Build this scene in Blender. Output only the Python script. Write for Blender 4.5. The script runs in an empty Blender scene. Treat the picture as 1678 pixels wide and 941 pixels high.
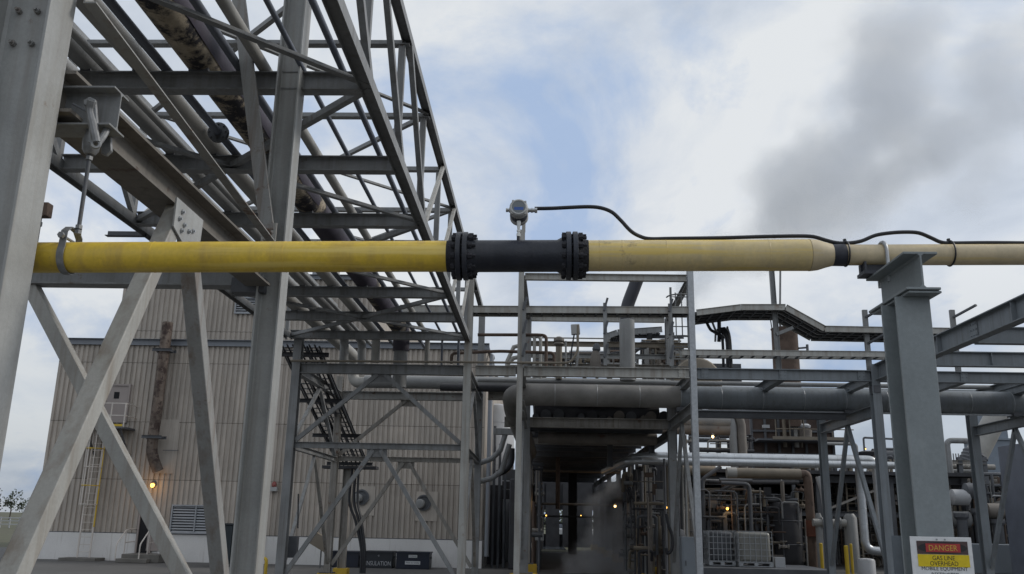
import bpy, bmesh, math, random
from mathutils import Vector, Matrix
random.seed(7)
S = bpy.context.scene
C = S.collection

# ------------------------------------------------------------------ camera
F_PX, IW, IH = 1456.5, 1678.0, 941.0
CXP, CYP = 839.0, 470.5
EYE = Vector((0, 0, 2.0))
ROT = Matrix(((0.9993457, -0.01098182, 0.03446115),
              (0.03052235, -0.25512702, -0.96642568),
              (0.01940508, 0.96684518, -0.2546249)))
cam = bpy.data.cameras.new("camera")
cam.sensor_width = 36.0
cam.lens = 36.0 * F_PX / IW
cam.clip_start = 0.05
cam.clip_end = 6000
camo = bpy.data.objects.new("camera", cam)
C.objects.link(camo)
m4 = ROT.to_4x4(); m4.translation = EYE
camo.matrix_world = m4
S.camera = camo

# ------------------------------------------------------------------ world
SUN_EL, SUN_AZ = math.radians(36), math.radians(78)     # azimuth clockwise from +Y
W = bpy.data.worlds.new("World"); S.world = W; W.use_nodes = True
nt = W.node_tree; N = nt.nodes; L = nt.links
for n in list(N): N.remove(n)
def wn(t, **k):
    n = N.new(t)
    for a, b in k.items(): setattr(n, a, b)
    return n
out = wn('ShaderNodeOutputWorld'); bg = wn('ShaderNodeBackground')
BGS = 0.1
bg.inputs['Strength'].default_value = BGS
L.new(bg.outputs[0], out.inputs['Surface'])
sky = wn('ShaderNodeTexSky', sky_type='NISHITA')
sky.sun_disc = False; sky.sun_elevation = SUN_EL; sky.sun_rotation = SUN_AZ
tc = wn('ShaderNodeTexCoord'); sep = wn('ShaderNodeSeparateXYZ')
L.new(tc.outputs['Generated'], sep.inputs[0])
def math_n(op, a, b=None, clamp=False):
    n = wn('ShaderNodeMath', operation=op); n.use_clamp = clamp
    for i, v in enumerate((a, b)):
        if v is None: continue
        if isinstance(v, (int, float)): n.inputs[i].default_value = v
        else: L.new(v, n.inputs[i])
    return n.outputs[0]
zc = math_n('MAXIMUM', sep.outputs['Z'], 0.0)
den = math_n('ADD', zc, 0.50)
cx_ = math_n('DIVIDE', sep.outputs['X'], den); cy_ = math_n('DIVIDE', sep.outputs['Y'], den)
comb = wn('ShaderNodeCombineXYZ'); L.new(cx_, comb.inputs[0]); L.new(cy_, comb.inputs[1])
def wnoise(scale, detail, rough, off, dist=0.0):
    mp = wn('ShaderNodeMapping'); mp.inputs['Location'].default_value = off
    L.new(comb.outputs[0], mp.inputs[0])
    n = wn('ShaderNodeTexNoise'); n.inputs['Scale'].default_value = scale
    n.inputs['Detail'].default_value = detail; n.inputs['Roughness'].default_value = rough
    n.inputs['Distortion'].default_value = dist
    L.new(mp.outputs[0], n.inputs['Vector']); return n.outputs['Fac']
def wramp(f, stops):
    r = wn('ShaderNodeValToRGB'); e = r.color_ramp.elements
    while len(e) < len(stops): e.new(0.5)
    for el, (p, c) in zip(e, stops): el.position = p; el.color = (*c, 1) if len(c) == 3 else c
    L.new(f, r.inputs[0]); return r.outputs[0]
def wmix(f, a, b, mode='MIX'):
    m = wn('ShaderNodeMix', data_type='RGBA', blend_type=mode)
    if isinstance(f, float): m.inputs[0].default_value = f
    else: L.new(f, m.inputs[0])
    for i, v in ((6, a), (7, b)):
        if isinstance(v, tuple): m.inputs[i].default_value = (*v, 1)
        else: L.new(v, m.inputs[i])
    return m.outputs[2]
cover = wramp(wnoise(2.9, 10, 0.6, (5.3, 1.2, 0), 0.3), [(0.33, (0.15,)*3), (0.48, (1, 1, 1))])
tone = wnoise(3.1, 11, 0.58, (8.3, 4.2, 2.0), 0.4)
K = 1.0 / BGS
cloud = wramp(tone, [(0.30, (.52*K, .585*K, .68*K)), (0.45, (.68*K, .735*K, .81*K)), (0.58, (.84*K, .865*K, .88*K))])
skyc = wmix(1.0, sky.outputs[0], (0.62, 0.66, 0.72), 'MULTIPLY')
skyb = wmix(cover, (.39*K, .525*K, .765*K), cloud)
skyb = wmix(0.10, skyb, skyc)
hz = wramp(sep.outputs['Z'], [(0.0, (.62, .64, .67)), (0.10, (.82, .835, .85)), (0.26, (.98, .98, .99)), (0.5, (1, 1, 1))])
skyf = wmix(1.0, skyb, hz, 'MULTIPLY')
L.new(skyf, bg.inputs['Color'])

# ------------------------------------------------------------------ sun (thin overcast)
sl = bpy.data.lights.new("sun", 'SUN'); sl.energy = 1.5; sl.angle = math.radians(12); sl.color = (1.0, 0.95, 0.88)
so = bpy.data.objects.new("sun", sl); C.objects.link(so)
sd = Vector((math.sin(SUN_AZ)*math.cos(SUN_EL), math.cos(SUN_AZ)*math.cos(SUN_EL), math.sin(SUN_EL)))
so.rotation_euler = (-sd).to_track_quat('-Z', 'Y').to_euler()
so.location = (30, -10, 40)

S.view_settings.view_transform = 'Standard'; S.view_settings.look = 'None'
S.view_settings.exposure = 0.0; S.view_settings.gamma = 1.0
S.cycles.use_denoising = True
S.cycles.max_bounces = 6; S.cycles.diffuse_bounces = 3; S.cycles.glossy_bounces = 2
S.cycles.transparent_max_bounces = 16; S.cycles.volume_bounces = 1

# ------------------------------------------------------------------ materials
def material(name, base, rough=0.6, metal=0.0, var=0.18, scale=1.5, rust=0.0, rust_col=(0.13, 0.065, 0.035),
             streak=0.0, streak_col=None, bump=0.0, bump_scale=60, emit=None, emit_s=0.0, fine=0.06, dirt=None, along=None, rand=0.0):
    m = bpy.data.materials.new(name); m.use_nodes = True
    t = m.node_tree; n = t.nodes; l = t.links
    b = n['Principled BSDF']
    b.inputs['Roughness'].default_value = rough; b.inputs['Metallic'].default_value = metal
    g = n.new('ShaderNodeNewGeometry')
    def noise(sc, det=5, ro=0.6, stretch=None):
        src = g.outputs['Position']
        if stretch:
            mp = n.new('ShaderNodeMapping'); mp.inputs['Scale'].default_value = stretch
            l.new(src, mp.inputs[0]); src = mp.outputs[0]
        x = n.new('ShaderNodeTexNoise'); x.inputs['Scale'].default_value = sc
        x.inputs['Detail'].default_value = det; x.inputs['Roughness'].default_value = ro
        l.new(src, x.inputs['Vector']); return x.outputs['Fac']
    def ramp(f, p0, c0, p1, c1):
        r = n.new('ShaderNodeValToRGB'); e = r.color_ramp.elements
        e[0].position = p0; e[0].color = (*c0, 1); e[1].position = p1; e[1].color = (*c1, 1)
        l.new(f, r.inputs[0]); return r.outputs[0]
    def mix(f, a, c, mode='MIX'):
        x = n.new('ShaderNodeMix'); x.data_type = 'RGBA'; x.blend_type = mode
        if isinstance(f, float): x.inputs[0].default_value = f
        else: l.new(f, x.inputs[0])
        for i, v in ((6, a), (7, c)):
            if isinstance(v, tuple): x.inputs[i].default_value = (*v, 1)
            else: l.new(v, x.inputs[i])
        return x.outputs[2]
    lo, hi = 1 - var, 1 + var
    col = ramp(noise(scale), 0.3, tuple(c*lo for c in base), 0.7, tuple(min(1, c*hi) for c in base))
    if fine: col = mix(1.0, col, ramp(noise(45, 3), 0.3, (1-fine*2,)*3, 0.7, (1,)*3), 'MULTIPLY')
    if streak:
        sc = streak_col or tuple(c*0.55 for c in base)
        s = noise(1.0, 6, 0.65, (9, 9, 0.45))
        col = mix(ramp(s, 0.62-streak*0.3, (0,)*3, 0.80, (1,)*3), col, sc)
    if along:
        s = noise(1.0, 5, 0.6, (0.7, 16, 16)); col = mix(ramp(s, 0.50, (0,)*3, 0.64, (0.85,)*3), col, along)
    if rand:
        oi = n.new('ShaderNodeObjectInfo'); col = mix(1.0, col, ramp(oi.outputs['Random'], 0, (1-rand,)*3, 1, (1, 1, 1)), 'MULTIPLY')
    if rust:
        s = noise(2.6, 9, 0.72)
        col = mix(ramp(s, 0.74-rust*0.32, (0,)*3, 0.80-rust*0.28, (1,)*3), col, rust_col)
    if dirt:
        s = noise(0.5, 5, 0.6); col = mix(ramp(s, 0.45, (0,)*3, 0.7, (0.8,)*3), col, dirt)
    l.new(col, b.inputs['Base Color'])
    if bump:
        bn = n.new('ShaderNodeBump'); bn.inputs['Strength'].default_value = bump; bn.inputs['Distance'].default_value = 0.01
        l.new(noise(bump_scale, 4), bn.inputs['Height']); l.new(bn.outputs[0], b.inputs['Normal'])
    if emit:
        b.inputs['Emission Color'].default_value = (*emit, 1); b.inputs['Emission Strength'].default_value = emit_s
    return m
M = {}
def mk(k, *a, **kw): M[k] = material(k, *a, **kw)
mk('steel', (0.232, 0.238, 0.24), 0.55, var=0.2, rust=0.36, streak=0.5, streak_col=(0.13, 0.12, 0.11), bump=0.1)
mk('steel_warm', (0.40, 0.395, 0.37), 0.55, var=0.14, rust=0.36, rust_col=(0.19, 0.125, 0.08), streak=0.55, streak_col=(0.22, 0.18, 0.14), bump=0.1)
mk('steel_near', (0.37, 0.375, 0.365), 0.5, var=0.12, scale=2.5, rust=0.30, rust_col=(0.22, 0.175, 0.135), streak=0.6, streak_col=(0.25, 0.235, 0.21), bump=0.15, bump_scale=120)
mk('steel_rusty', (0.30, 0.30, 0.29), 0.65, var=0.15, rust=0.5, streak=0.4, streak_col=(0.16, 0.11, 0.08), bump=0.1)
mk('steel_blue', (0.20, 0.222, 0.24), 0.5, var=0.14, rust=0.14, rust_col=(0.12, 0.105, 0.095), streak=0.5, streak_col=(0.13, 0.135, 0.14), bump=0.08)
mk('post_grey', (0.235, 0.262, 0.27), 0.55, var=0.10, scale=5, rust=0.05, rust_col=(0.27, 0.24, 0.2), streak=0.16, streak_col=(0.30, 0.31, 0.30), bump=0.1, bump_scale=150)
mk('galv_dull', (0.24, 0.245, 0.25), 0.5, metal=0.3, var=0.25, scale=14, rust=0.3, bump=0.12)
mk('galv', (0.40, 0.415, 0.43), 0.42, metal=0.35, var=0.15, scale=14, bump=0.08)
mk('steel_old', (0.30, 0.285, 0.26), 0.7, var=0.25, rust=0.42, streak=0.45, streak_col=(0.12, 0.09, 0.07))
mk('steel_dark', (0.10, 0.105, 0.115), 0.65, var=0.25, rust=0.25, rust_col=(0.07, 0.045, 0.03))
mk('near_black', (0.045, 0.045, 0.05), 0.75, var=0.3, rust=0.3, rust_col=(0.06, 0.04, 0.03))  # near-black grey with dark brown patches
mk('pipe_grey', (0.27, 0.272, 0.268), 0.5, var=0.14, rust=0.1, streak=0.1)
mk('pipe_pale', (0.35, 0.34, 0.315), 0.55, var=0.12, rust=0.12)
mk('pipe_blue', (0.14, 0.155, 0.19), 0.5, var=0.15, rust=0.1)
mk('beam_brown', (0.17, 0.155, 0.135), 0.7, var=0.25, rust=0.5, rust_col=(0.08, 0.05, 0.035), streak=0.4)
mk('header_dirty', (0.215, 0.205, 0.19), 0.65, var=0.25, rust=0.34, rust_col=(0.11, 0.075, 0.06), dirt=(0.12, 0.11, 0.10))
mk('vent_black', (0.035, 0.037, 0.048), 0.55, var=0.2)
mk('pipe_dirty', (0.18, 0.16, 0.14), 0.7, var=0.3, rust=0.4, rust_col=(0.12, 0.07, 0.05))
mk('pipe_tan', (0.20, 0.17, 0.13), 0.6, var=0.2, rust=0.3, rust_col=(0.16, 0.10, 0.06))
mk('pipe_rust', (0.115, 0.08, 0.062), 0.8, var=0.4, rust=0.55, rust_col=(0.05, 0.035, 0.03), bump=0.2)
mk('duct_rust', (0.17, 0.135, 0.11), 0.85, var=0.45, scale=2.2, rust=0.8, rust_col=(0.05, 0.032, 0.027), streak=0.5, streak_col=(0.085, 0.05, 0.035), bump=0.3)
mk('aluminium', (0.56, 0.58, 0.60), 0.36, metal=0.75, var=0.12, scale=3, dirt=(0.35, 0.34, 0.32))
mk('flaky', (0.38, 0.32, 0.235), 0.8, var=0.3, scale=4, rust=0.92, rust_col=(0.022, 0.020, 0.024), streak=0.3, streak_col=(0.16, 0.11, 0.07), bump=0.5, bump_scale=18)
mk('flaky_bare', (0.05, 0.042, 0.06), 0.7, var=0.3, rust=0.35, rust_col=(0.03, 0.022, 0.02), bump=0.3, bump_scale=20)
mk('yellow', (0.76, 0.53, 0.06), 0.42, var=0.12, scale=4, along=(0.80, 0.60, 0.16), rust=0.36, rust_col=(0.22, 0.14, 0.06), streak=0.5, streak_col=(0.46, 0.30, 0.085), bump=0.08)
mk('yellow_faded', (0.69, 0.545, 0.265), 0.45, var=0.12, scale=5, along=(0.72, 0.52, 0.12), rust=0.40, rust_col=(0.26, 0.20, 0.12), streak=0.55, streak_col=(0.52, 0.43, 0.27), bump=0.08)
mk('cream_pipe', (0.62, 0.51, 0.33), 0.45, var=0.08, scale=5, along=(0.64, 0.48, 0.18), rust=0.26, rust_col=(0.32, 0.26, 0.17), streak=0.4, streak_col=(0.46, 0.39, 0.26))
mk('black_paint', (0.018, 0.021, 0.031), 0.46, var=0.4, scale=6, rust=0.34, rust_col=(0.055, 0.047, 0.045), streak=0.4, streak_col=(0.04, 0.04, 0.045), bump=0.25)
mk('black_coat', (0.022, 0.022, 0.028), 0.8, var=0.3, scale=12, rust=0.28, rust_col=(0.075, 0.05, 0.045), bump=0.9, bump_scale=70)
mk('rubber', (0.016, 0.017, 0.021), 0.5, var=0.15)
mk('tape_black', (0.028, 0.030, 0.042), 0.55, var=0.2, scale=20)
mk('stainless', (0.55, 0.55, 0.53), 0.3, metal=0.85, var=0.06)
mk('housing', (0.50, 0.50, 0.485), 0.42, var=0.05, metal=0.15)
mk('housing_dark', (0.05, 0.055, 0.075), 0.5, var=0.1)
mk('lcd', (0.15, 0.17, 0.185), 0.15, var=0.03, fine=0)
mk('lcd_blue', (0.05, 0.12, 0.40), 0.2, var=0.05, fine=0)
mk('siding', (0.50, 0.445, 0.385), 0.6, var=0.12, scale=0.9, streak=0.45, streak_col=(0.27, 0.23, 0.195), rust=0.10, rust_col=(0.24, 0.18, 0.14), dirt=(0.37, 0.335, 0.295), rand=0.24)
mk('siding_back', (0.07, 0.065, 0.06), 0.9)
mk('gutter', (0.21, 0.225, 0.25), 0.5, var=0.06)
mk('masonry', (0.72, 0.705, 0.685), 0.8, var=0.06, scale=0.7, streak=0.15, streak_col=(0.42, 0.38, 0.34), rust=0.08, rust_col=(0.34, 0.27, 0.22), bump=0.25)
mk('door_paint', (0.33, 0.285, 0.265), 0.5, var=0.07)
mk('dark_gap', (0.012, 0.012, 0.014), 0.9, var=0.1)
mk('louvre', (0.33, 0.345, 0.365), 0.5, var=0.1)
mk('white_paint', (0.62, 0.57, 0.52), 0.5, var=0.1, rust=0.12, rust_col=(0.38, 0.28, 0.2))
mk('yellow_paint', (0.62, 0.42, 0.03), 0.55, var=0.15, rust=0.12, rust_col=(0.2, 0.14, 0.06))
mk('footing_yellow', (0.55, 0.36, 0.04), 0.8, var=0.2, rust=0.2, rust_col=(0.24, 0.2, 0.15))
mk('concrete', (0.10, 0.098, 0.095), 0.85, var=0.2, scale=0.35, streak=0.0, rust=0.12, rust_col=(0.075, 0.07, 0.065), bump=0.2, dirt=(0.09, 0.087, 0.083))
mk('concrete_step', (0.16, 0.15, 0.135), 0.9, var=0.2, bump=0.3)
mk('grass_ground', (0.085, 0.088, 0.05), 0.95, var=0.25, scale=0.6, dirt=(0.10, 0.085, 0.06), bump=0.5)
mk('water', (0.10, 0.115, 0.13), 0.08, var=0.05)
mk('bin_navy', (0.008, 0.012, 0.026), 0.45, var=0.2, rust=0.08, rust_col=(0.03, 0.03, 0.05))
mk('bin_black', (0.018, 0.022, 0.028), 0.5, var=0.2, rust=0.05)
mk('dumpster', (0.018, 0.028, 0.034), 0.55, var=0.2, rust=0.1)
mk('print_white', (0.55, 0.56, 0.57), 0.6, var=0.06)
mk('chalk', (0.42, 0.43, 0.45), 0.8, var=0.3, scale=20)
mk('sign_white', (0.74, 0.745, 0.75), 0.4, var=0.03)
mk('sign_black', (0.02, 0.018, 0.02), 0.45, var=0.1)
mk('sign_brown', (0.075, 0.045, 0.045), 0.45, var=0.1)
mk('sign_red', (0.42, 0.035, 0.035), 0.4, var=0.05)
mk('sign_yellow', (0.75, 0.56, 0.01), 0.4, var=0.05)
mk('sign_letter', (0.60, 0.40, 0.06), 0.4, var=0.05)
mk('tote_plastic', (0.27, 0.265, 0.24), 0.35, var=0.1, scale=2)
mk('cabinet', (0.20, 0.225, 0.25), 0.5, var=0.06)
mk('box_grey', (0.40, 0.40, 0.395), 0.5, var=0.06)
mk('rust_panel', (0.16, 0.055, 0.03), 0.8, var=0.3)
mk('brown_brick', (0.085, 0.06, 0.05), 0.85, var=0.4, rust=0.4, rust_col=(0.13, 0.075, 0.05))
mk('tank_white', (0.46, 0.47, 0.485), 0.5, var=0.06, dirt=(0.36, 0.35, 0.34))
mk('leaf', (0.045, 0.06, 0.035), 0.7, var=0.45, scale=1.2)
mk('bark', (0.07, 0.055, 0.04), 0.9)
mk('lamp_amber', (0.9, 0.5, 0.1), 0.4, emit=(1.0, 0.50, 0.10), emit_s=4.0)
mk('lamp_warm', (0.9, 0.7, 0.4), 0.4, emit=(1.0, 0.68, 0.28), emit_s=5.0)
mk('lamp_red', (0.25, 0.06, 0.05), 0.3)
mk('tower_blue', (0.20, 0.235, 0.28), 0.6, var=0.1)

# ------------------------------------------------------------------ geometry helpers
def ray(px, py):
    return ROT @ Vector((px - CXP, -(py - CYP), -F_PX))
def P(px, py, Y=None, X=None, Z=None):
    """point of the place seen at a photograph pixel, on a plane of known depth / side / height"""
    d = ray(px, py)
    if Y is not None: t = (Y - EYE.y)/d.y
    elif X is not None: t = (X - EYE.x)/d.x
    else: t = (Z - EYE.z)/d.z
    return EYE + d*t
def V(*a): return Vector(a)
def frame(p0, p1, up):
    a = (p1 - p0); ln = a.length; a = a/ln
    up = Vector(up); up = up - a*up.dot(a)
    if up.length < 1e-5:
        up = Vector((0, 1, 0)) if abs(a.y) < 0.9 else Vector((1, 0, 0)); up = up - a*up.dot(a)
    up.normalize(); s = a.cross(up)
    return a, up, s
class MB:
    def __init__(self): self.v = []; self.f = []
    def add(self, vs, fs):
        o = len(self.v); self.v += [Vector(x) for x in vs]; self.f += [tuple(i+o for i in f) for f in fs]; return self
    def box(self, c, size, rot=None):
        hx, hy, hz = size[0]/2, size[1]/2, size[2]/2
        vs = [Vector((x, y, z)) for x in (-hx, hx) for y in (-hy, hy) for z in (-hz, hz)]
        if rot is not None: vs = [rot @ v for v in vs]
        c = Vector(c)
        return self.add([v + c for v in vs], [(0, 1, 3, 2), (4, 6, 7, 5), (0, 4, 5, 1), (2, 3, 7, 6), (0, 2, 6, 4), (1, 5, 7, 3)])
    def sweep(self, prof, p0, p1, up):
        p0 = Vector(p0); p1 = Vector(p1); a, u, s = frame(p0, p1, up); n = len(prof)
        vs = [p0 + s*x + u*y for x, y in prof] + [p1 + s*x + u*y for x, y in prof]
        fs = [(i, (i+1) % n, n + (i+1) % n, n + i) for i in range(n)]
        return self.add(vs, fs + [tuple(reversed(range(n))), tuple(range(n, 2*n))])
    def ibeam(self, p0, p1, h, b, tw=None, tf=None, up=(0, 0, 1)):
        tw = tw or max(0.008, h*0.045); tf = tf or max(0.011, h*0.065)
        H, B, w = h/2, b/2, tw/2; k = min(0.016, h*0.05)
        prof = [(-B, -H), (B, -H), (B, -H+tf), (w+k, -H+tf), (w, -H+tf+k), (w, H-tf-k), (w+k, H-tf), (B, H-tf), (B, H),
                (-B, H), (-B, H-tf), (-w-k, H-tf), (-w, H-tf-k), (-w, -H+tf+k), (-w-k, -H+tf), (-B, -H+tf)]
        return self.sweep(prof, p0, p1, up)
    def bar(self, p0, p1, w, h, up=(0, 0, 1)):
        return self.sweep([(-w/2, -h/2), (w/2, -h/2), (w/2, h/2), (-w/2, h/2)], p0, p1, up)
    def angle(self, p0, p1, leg, t=None, up=(0, 0, 1)):
        t = t or max(.008, leg*0.12)
        return self.sweep([(0, 0), (leg, 0), (leg, t), (t, t), (t, leg), (0, leg)], p0, p1, up)
    def channel(self, p0, p1, h, b, t=0.01, up=(0, 0, 1)):
        H = h/2
        return self.sweep([(0, -H), (b, -H), (b, -H+t), (t, -H+t), (t, H-t), (b, H-t), (b, H), (0, H)], p0, p1, up)
    def cyl(self, p0, p1, r0, r1=None, n=20, caps=True):
        r1 = r0 if r1 is None else r1; p0 = Vector(p0); p1 = Vector(p1); a, u, s = frame(p0, p1, (0, 0, 1))
        ring = [(math.cos(2*math.pi*i/n), math.sin(2*math.pi*i/n)) for i in range(n)]
        vs = [p0 + (s*x + u*y)*r0 for x, y in ring] + [p1 + (s*x + u*y)*r1 for x, y in ring]
        fs = [(i, (i+1) % n, n + (i+1) % n, n + i) for i in range(n)]
        if caps: fs += [tuple(reversed(range(n))), tuple(range(n, 2*n))]
        return self.add(vs, fs)
    def lathe(self, p0, axis, prof, n=24):
        """prof: (distance along the axis, radius)"""
        p0 = Vector(p0); axis = Vector(axis).normalized(); a, u, s = frame(p0, p0 + axis, (0, 0, 1))
        vs = []; fs = []
        for d, r in prof:
            for i in range(n):
                t = 2*math.pi*i/n; vs.append(p0 + axis*d + (s*math.cos(t) + u*math.sin(t))*r)
        for j in range(len(prof)-1):
            for i in range(n): fs.append((j*n+i, j*n+(i+1) % n, (j+1)*n+(i+1) % n, (j+1)*n+i))
        fs += [tuple(reversed(range(n))), tuple(range((len(prof)-1)*n, len(prof)*n))]
        return self.add(vs, fs)
    def tube(self, pts, r, n=12, bend=None, seg=5, spline=False):
        pts = [Vector(p) for p in pts]
        if spline:
            q = []
            e = [pts[0]*2 - pts[1]] + pts + [pts[-1]*2 - pts[-2]]
            for i in range(1, len(e)-2):
                for k in range(seg):
                    t = k/seg; a, b, c, d = e[i-1], e[i], e[i+1], e[i+2]
                    q.append(0.5*((2*b) + (c-a)*t + (2*a-5*b+4*c-d)*t*t + (3*b-a-3*c+d)*t**3))
            q.append(pts[-1]); pts = q
        elif bend and len(pts) > 2:
            q = [pts[0]]
            for i in range(1, len(pts)-1):
                a, b, c = pts[i-1], pts[i], pts[i+1]
                d0 = (a-b); d1 = (c-b); w = min(bend, d0.length*0.49, d1.length*0.49)
                d0 = d0.normalized()*w; d1 = d1.normalized()*w
                for k in range(seg+1):
                    t = k/seg; q.append(b + d0*(1-t)**2 + d1*t*t)
            q.append(pts[-1]); pts = q
        a, u, s = frame(pts[0], pts[1], (0, 0, 1)); rings = []; prev = a
        for i, p in enumerate(pts):
            if i == 0: t = pts[1]-p
            elif i == len(pts)-1: t = p-pts[i-1]
            else: t = (pts[i+1]-p).normalized() + (p-pts[i-1]).normalized()
            t.normalize()
            qd = prev.rotation_difference(t); u = qd @ u; prev = t
            u = (u - t*u.dot(t)).normalized(); s = t.cross(u)
            rings.append([p + (s*math.cos(2*math.pi*k/n) + u*math.sin(2*math.pi*k/n))*r for k in range(n)])
        vs = [x for rg in rings for x in rg]; fs = []
        for j in range(len(rings)-1):
            for i in range(n): fs.append((j*n+i, j*n+(i+1) % n, (j+1)*n+(i+1) % n, (j+1)*n+i))
        fs += [tuple(reversed(range(n))), tuple(range((len(rings)-1)*n, len(rings)*n))]
        return self.add(vs, fs)
    def ring(self, c, axis, R, r, n=24, k=8, a0=0.0, a1=2*math.pi):
        c = Vector(c); axis = Vector(axis).normalized(); _, u, s = frame(c, c+axis, (0, 0, 1))
        full = abs(a1-a0-2*math.pi) < 1e-6; cnt = n if full else n+1; vs = []; fs = []
        for i in range(cnt):
            t = a0 + (a1-a0)*i/n; d = s*math.cos(t) + u*math.sin(t)
            for j in range(k):
                q = 2*math.pi*j/k; vs.append(c + d*(R + r*math.cos(q)) + axis*(r*math.sin(q)))
        for i in range(n):
            i2 = (i+1) % cnt
            for j in range(k): fs.append((i*k+j, i2*k+j, i2*k+(j+1) % k, i*k+(j+1) % k))
        return self.add(vs, fs)
    def mesh(self, name, mat, origin=(0, 0, 0), sharp=35):
        me = bpy.data.meshes.new(name); o = Vector(origin)
        me.from_pydata([v - o for v in self.v], [], self.f)
        bm = bmesh.new(); bm.from_mesh(me); bmesh.ops.recalc_face_normals(bm, faces=bm.faces); bm.to_mesh(me); bm.free()
        me.polygons.foreach_set('use_smooth', [True]*len(me.polygons))
        me.set_sharp_from_angle(angle=math.radians(sharp))
        me.materials.append(M[mat] if isinstance(mat, str) else mat); me.update(); return me
    def part(self, name, mat, parent, label=None, bevel=0):
        o = Vector((0, 0, 0)); q = parent
        while q is not None: o += q.location; q = q.parent
        ob = bpy.data.objects.new(name, self.mesh(name, mat, o)); C.objects.link(ob); ob.parent = parent
        if label: ob['label'] = label
        if bevel:
            b = ob.modifiers.new('edge', 'BEVEL'); b.width = bevel; b.segments = 2; b.limit_method = 'ANGLE'; b.angle_limit = math.radians(50)
        return ob
    def single(self, name, mat, label, cat, loc=None, group=None, kind=None):
        if loc is None:
            xs = [v.x for v in self.v]; ys = [v.y for v in self.v]; zs = [v.z for v in self.v]
            loc = ((min(xs)+max(xs))/2, (min(ys)+max(ys))/2, min(zs))
        ob = bpy.data.objects.new(name, self.mesh(name, mat, loc)); C.objects.link(ob); ob.location = loc
        return tag(ob, label, cat, group, kind)
def tag(o, label=None, cat=None, group=None, kind=None):
    if label: o['label'] = label
    if cat: o['category'] = cat
    if group: o['group'] = group
    if kind: o['kind'] = kind
    return o
def thing(name, label, cat, loc=(0, 0, 0), group=None):
    o = bpy.data.objects.new(name, None); C.objects.link(o); o.location = loc; o.empty_display_size = 0.2
    return tag(o, label, cat, group)
def child(name, me, parent, loc):
    """a piece that shares its mesh; loc is in world space"""
    o = Vector((0, 0, 0)); q = parent
    while q is not None: o += q.location; q = q.parent
    ob = bpy.data.objects.new(name, me); C.objects.link(ob); ob.parent = parent; ob.location = Vector(loc) - o
    return ob
def text_mesh(s, size, depth=0.0):
    cu = bpy.data.curves.new('lettering', 'FONT'); cu.body = s; cu.size = size; cu.align_x = 'CENTER'; cu.align_y = 'CENTER'
    cu.extrude = depth; cu.resolution_u = 3
    ob = bpy.data.objects.new('lettering', cu); C.objects.link(ob)
    bpy.context.view_layer.update()
    me = bpy.data.meshes.new_from_object(ob); bpy.data.objects.remove(ob); bpy.data.curves.remove(cu)
    return me
def lettering(s, width, height, mat, parent, pos, name='lettering', rot=None):
    """flat print on a face that looks towards -Y"""
    me = text_mesh(s, 1.0)
    xs = [v.co.x for v in me.vertices]; ys = [v.co.y for v in me.vertices]
    mx, my = (min(xs)+max(xs))/2, (min(ys)+max(ys))/2; kx = width/(max(xs)-min(xs)); ky = height/(max(ys)-min(ys))
    for v in me.vertices: v.co = Vector(((v.co.x-mx)*kx, 0, (v.co.y-my)*ky))
    me.materials.clear(); me.materials.append(M[mat]); me.name = name
    return child(name, me, parent, pos)
# ================================================================== setting
g = MB(); g.add([(-900, -200, -0.02), (900, -200, -0.02), (900, 2500, -0.02), (-900, 2500, -0.02)], [(0, 1, 2, 3)])
g.single('ground', 'grass_ground', None, None, (0, 0, -0.02), kind='structure')
g = MB(); g.add([(-70, -30, -0.004), (80, -30, -0.004), (80, 64, -0.004), (-2.2, 64, -0.004), (-22.5, 52, -0.004), (-40, 52, -0.004), (-70, 47, -0.004)], [(0, 1, 2, 3, 4, 5, 6)])
g.single('pavement', 'concrete', None, None, (0, 0, -0.004), kind='structure')
g = MB(); g.add([(-9, 70, 0.0), (2, 70, 0.0), (2, 92, 0.0), (-9, 92, 0.0)], [(0, 1, 2, 3)])
g.single('water', 'water', None, None, (0, 80, 0), kind='structure')

# ================================================================== metal clad building
BX0, BX1, BY = -22.32, -2.55, 40.0
bld = thing('metal_clad_building', 'two tier tan building of ribbed metal siding on a white block base', 'building', (-12.3, 48, 0))
def panel_mesh(h, w, per=0.2335, d=0.062):
    """ribbed sheet that faces -Y, origin at its lower left corner"""
    mb = MB(); prof = []; x = 0
    n = max(1, round(w/per)); per = w/n
    for i in range(n):
        prof += [(x, 0.0), (x+per*0.10, -d), (x+per*0.58, -d), (x+per*0.70, 0.0)]; x += per
    prof.append((w, 0.0))
    k = len(prof); vs = [(a, b, 0) for a, b in prof] + [(a, b, h) for a, b in prof]
    mb.add(vs, [(i, i+1, k+i+1, k+i) for i in range(k-1)])
    mb.add([(0, 0.0, h), (w, 0.0, h), (w, 0.03, h), (0, 0.03, h)], [(0, 1, 2, 3)])
    return mb.mesh('siding_panel', 'siding', sharp=15)
PW = 0.7
def clad(x0, x1, y, rows, gap=0.018, skip=()):
    n = round((x1-x0)/PW); w = (x1-x0)/n
    for z0, z1 in rows:
        me = panel_mesh(z1-z0-gap, w-0.004)
        for i in range(n):
            xa = x0+i*w
            if any(a < xa+w/2 < b and c < (z0+z1)/2 < d for a, b, c, d in skip): continue
            child('siding_panel', me, bld, (xa+0.002, y + random.uniform(-.003, .003), z0+gap*0.5))
ROWS = [(1.15, 3.47), (3.47, 6.02), (6.02, 8.72), (8.72, 9.55)]
clad(BX0, BX1, BY, ROWS)
UX0, UX1, UY = -20.05, -7.9, 40.6
clad(UX0, UX1, UY, [(9.70, 10.35), (10.35, 12.95)])
b = MB(); b.box(((BX0+BX1)/2, BY+12.05, 5.35), (BX1-BX0-0.02, 24, 8.4)); b.part('wall_core', 'siding_back', bld)
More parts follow.
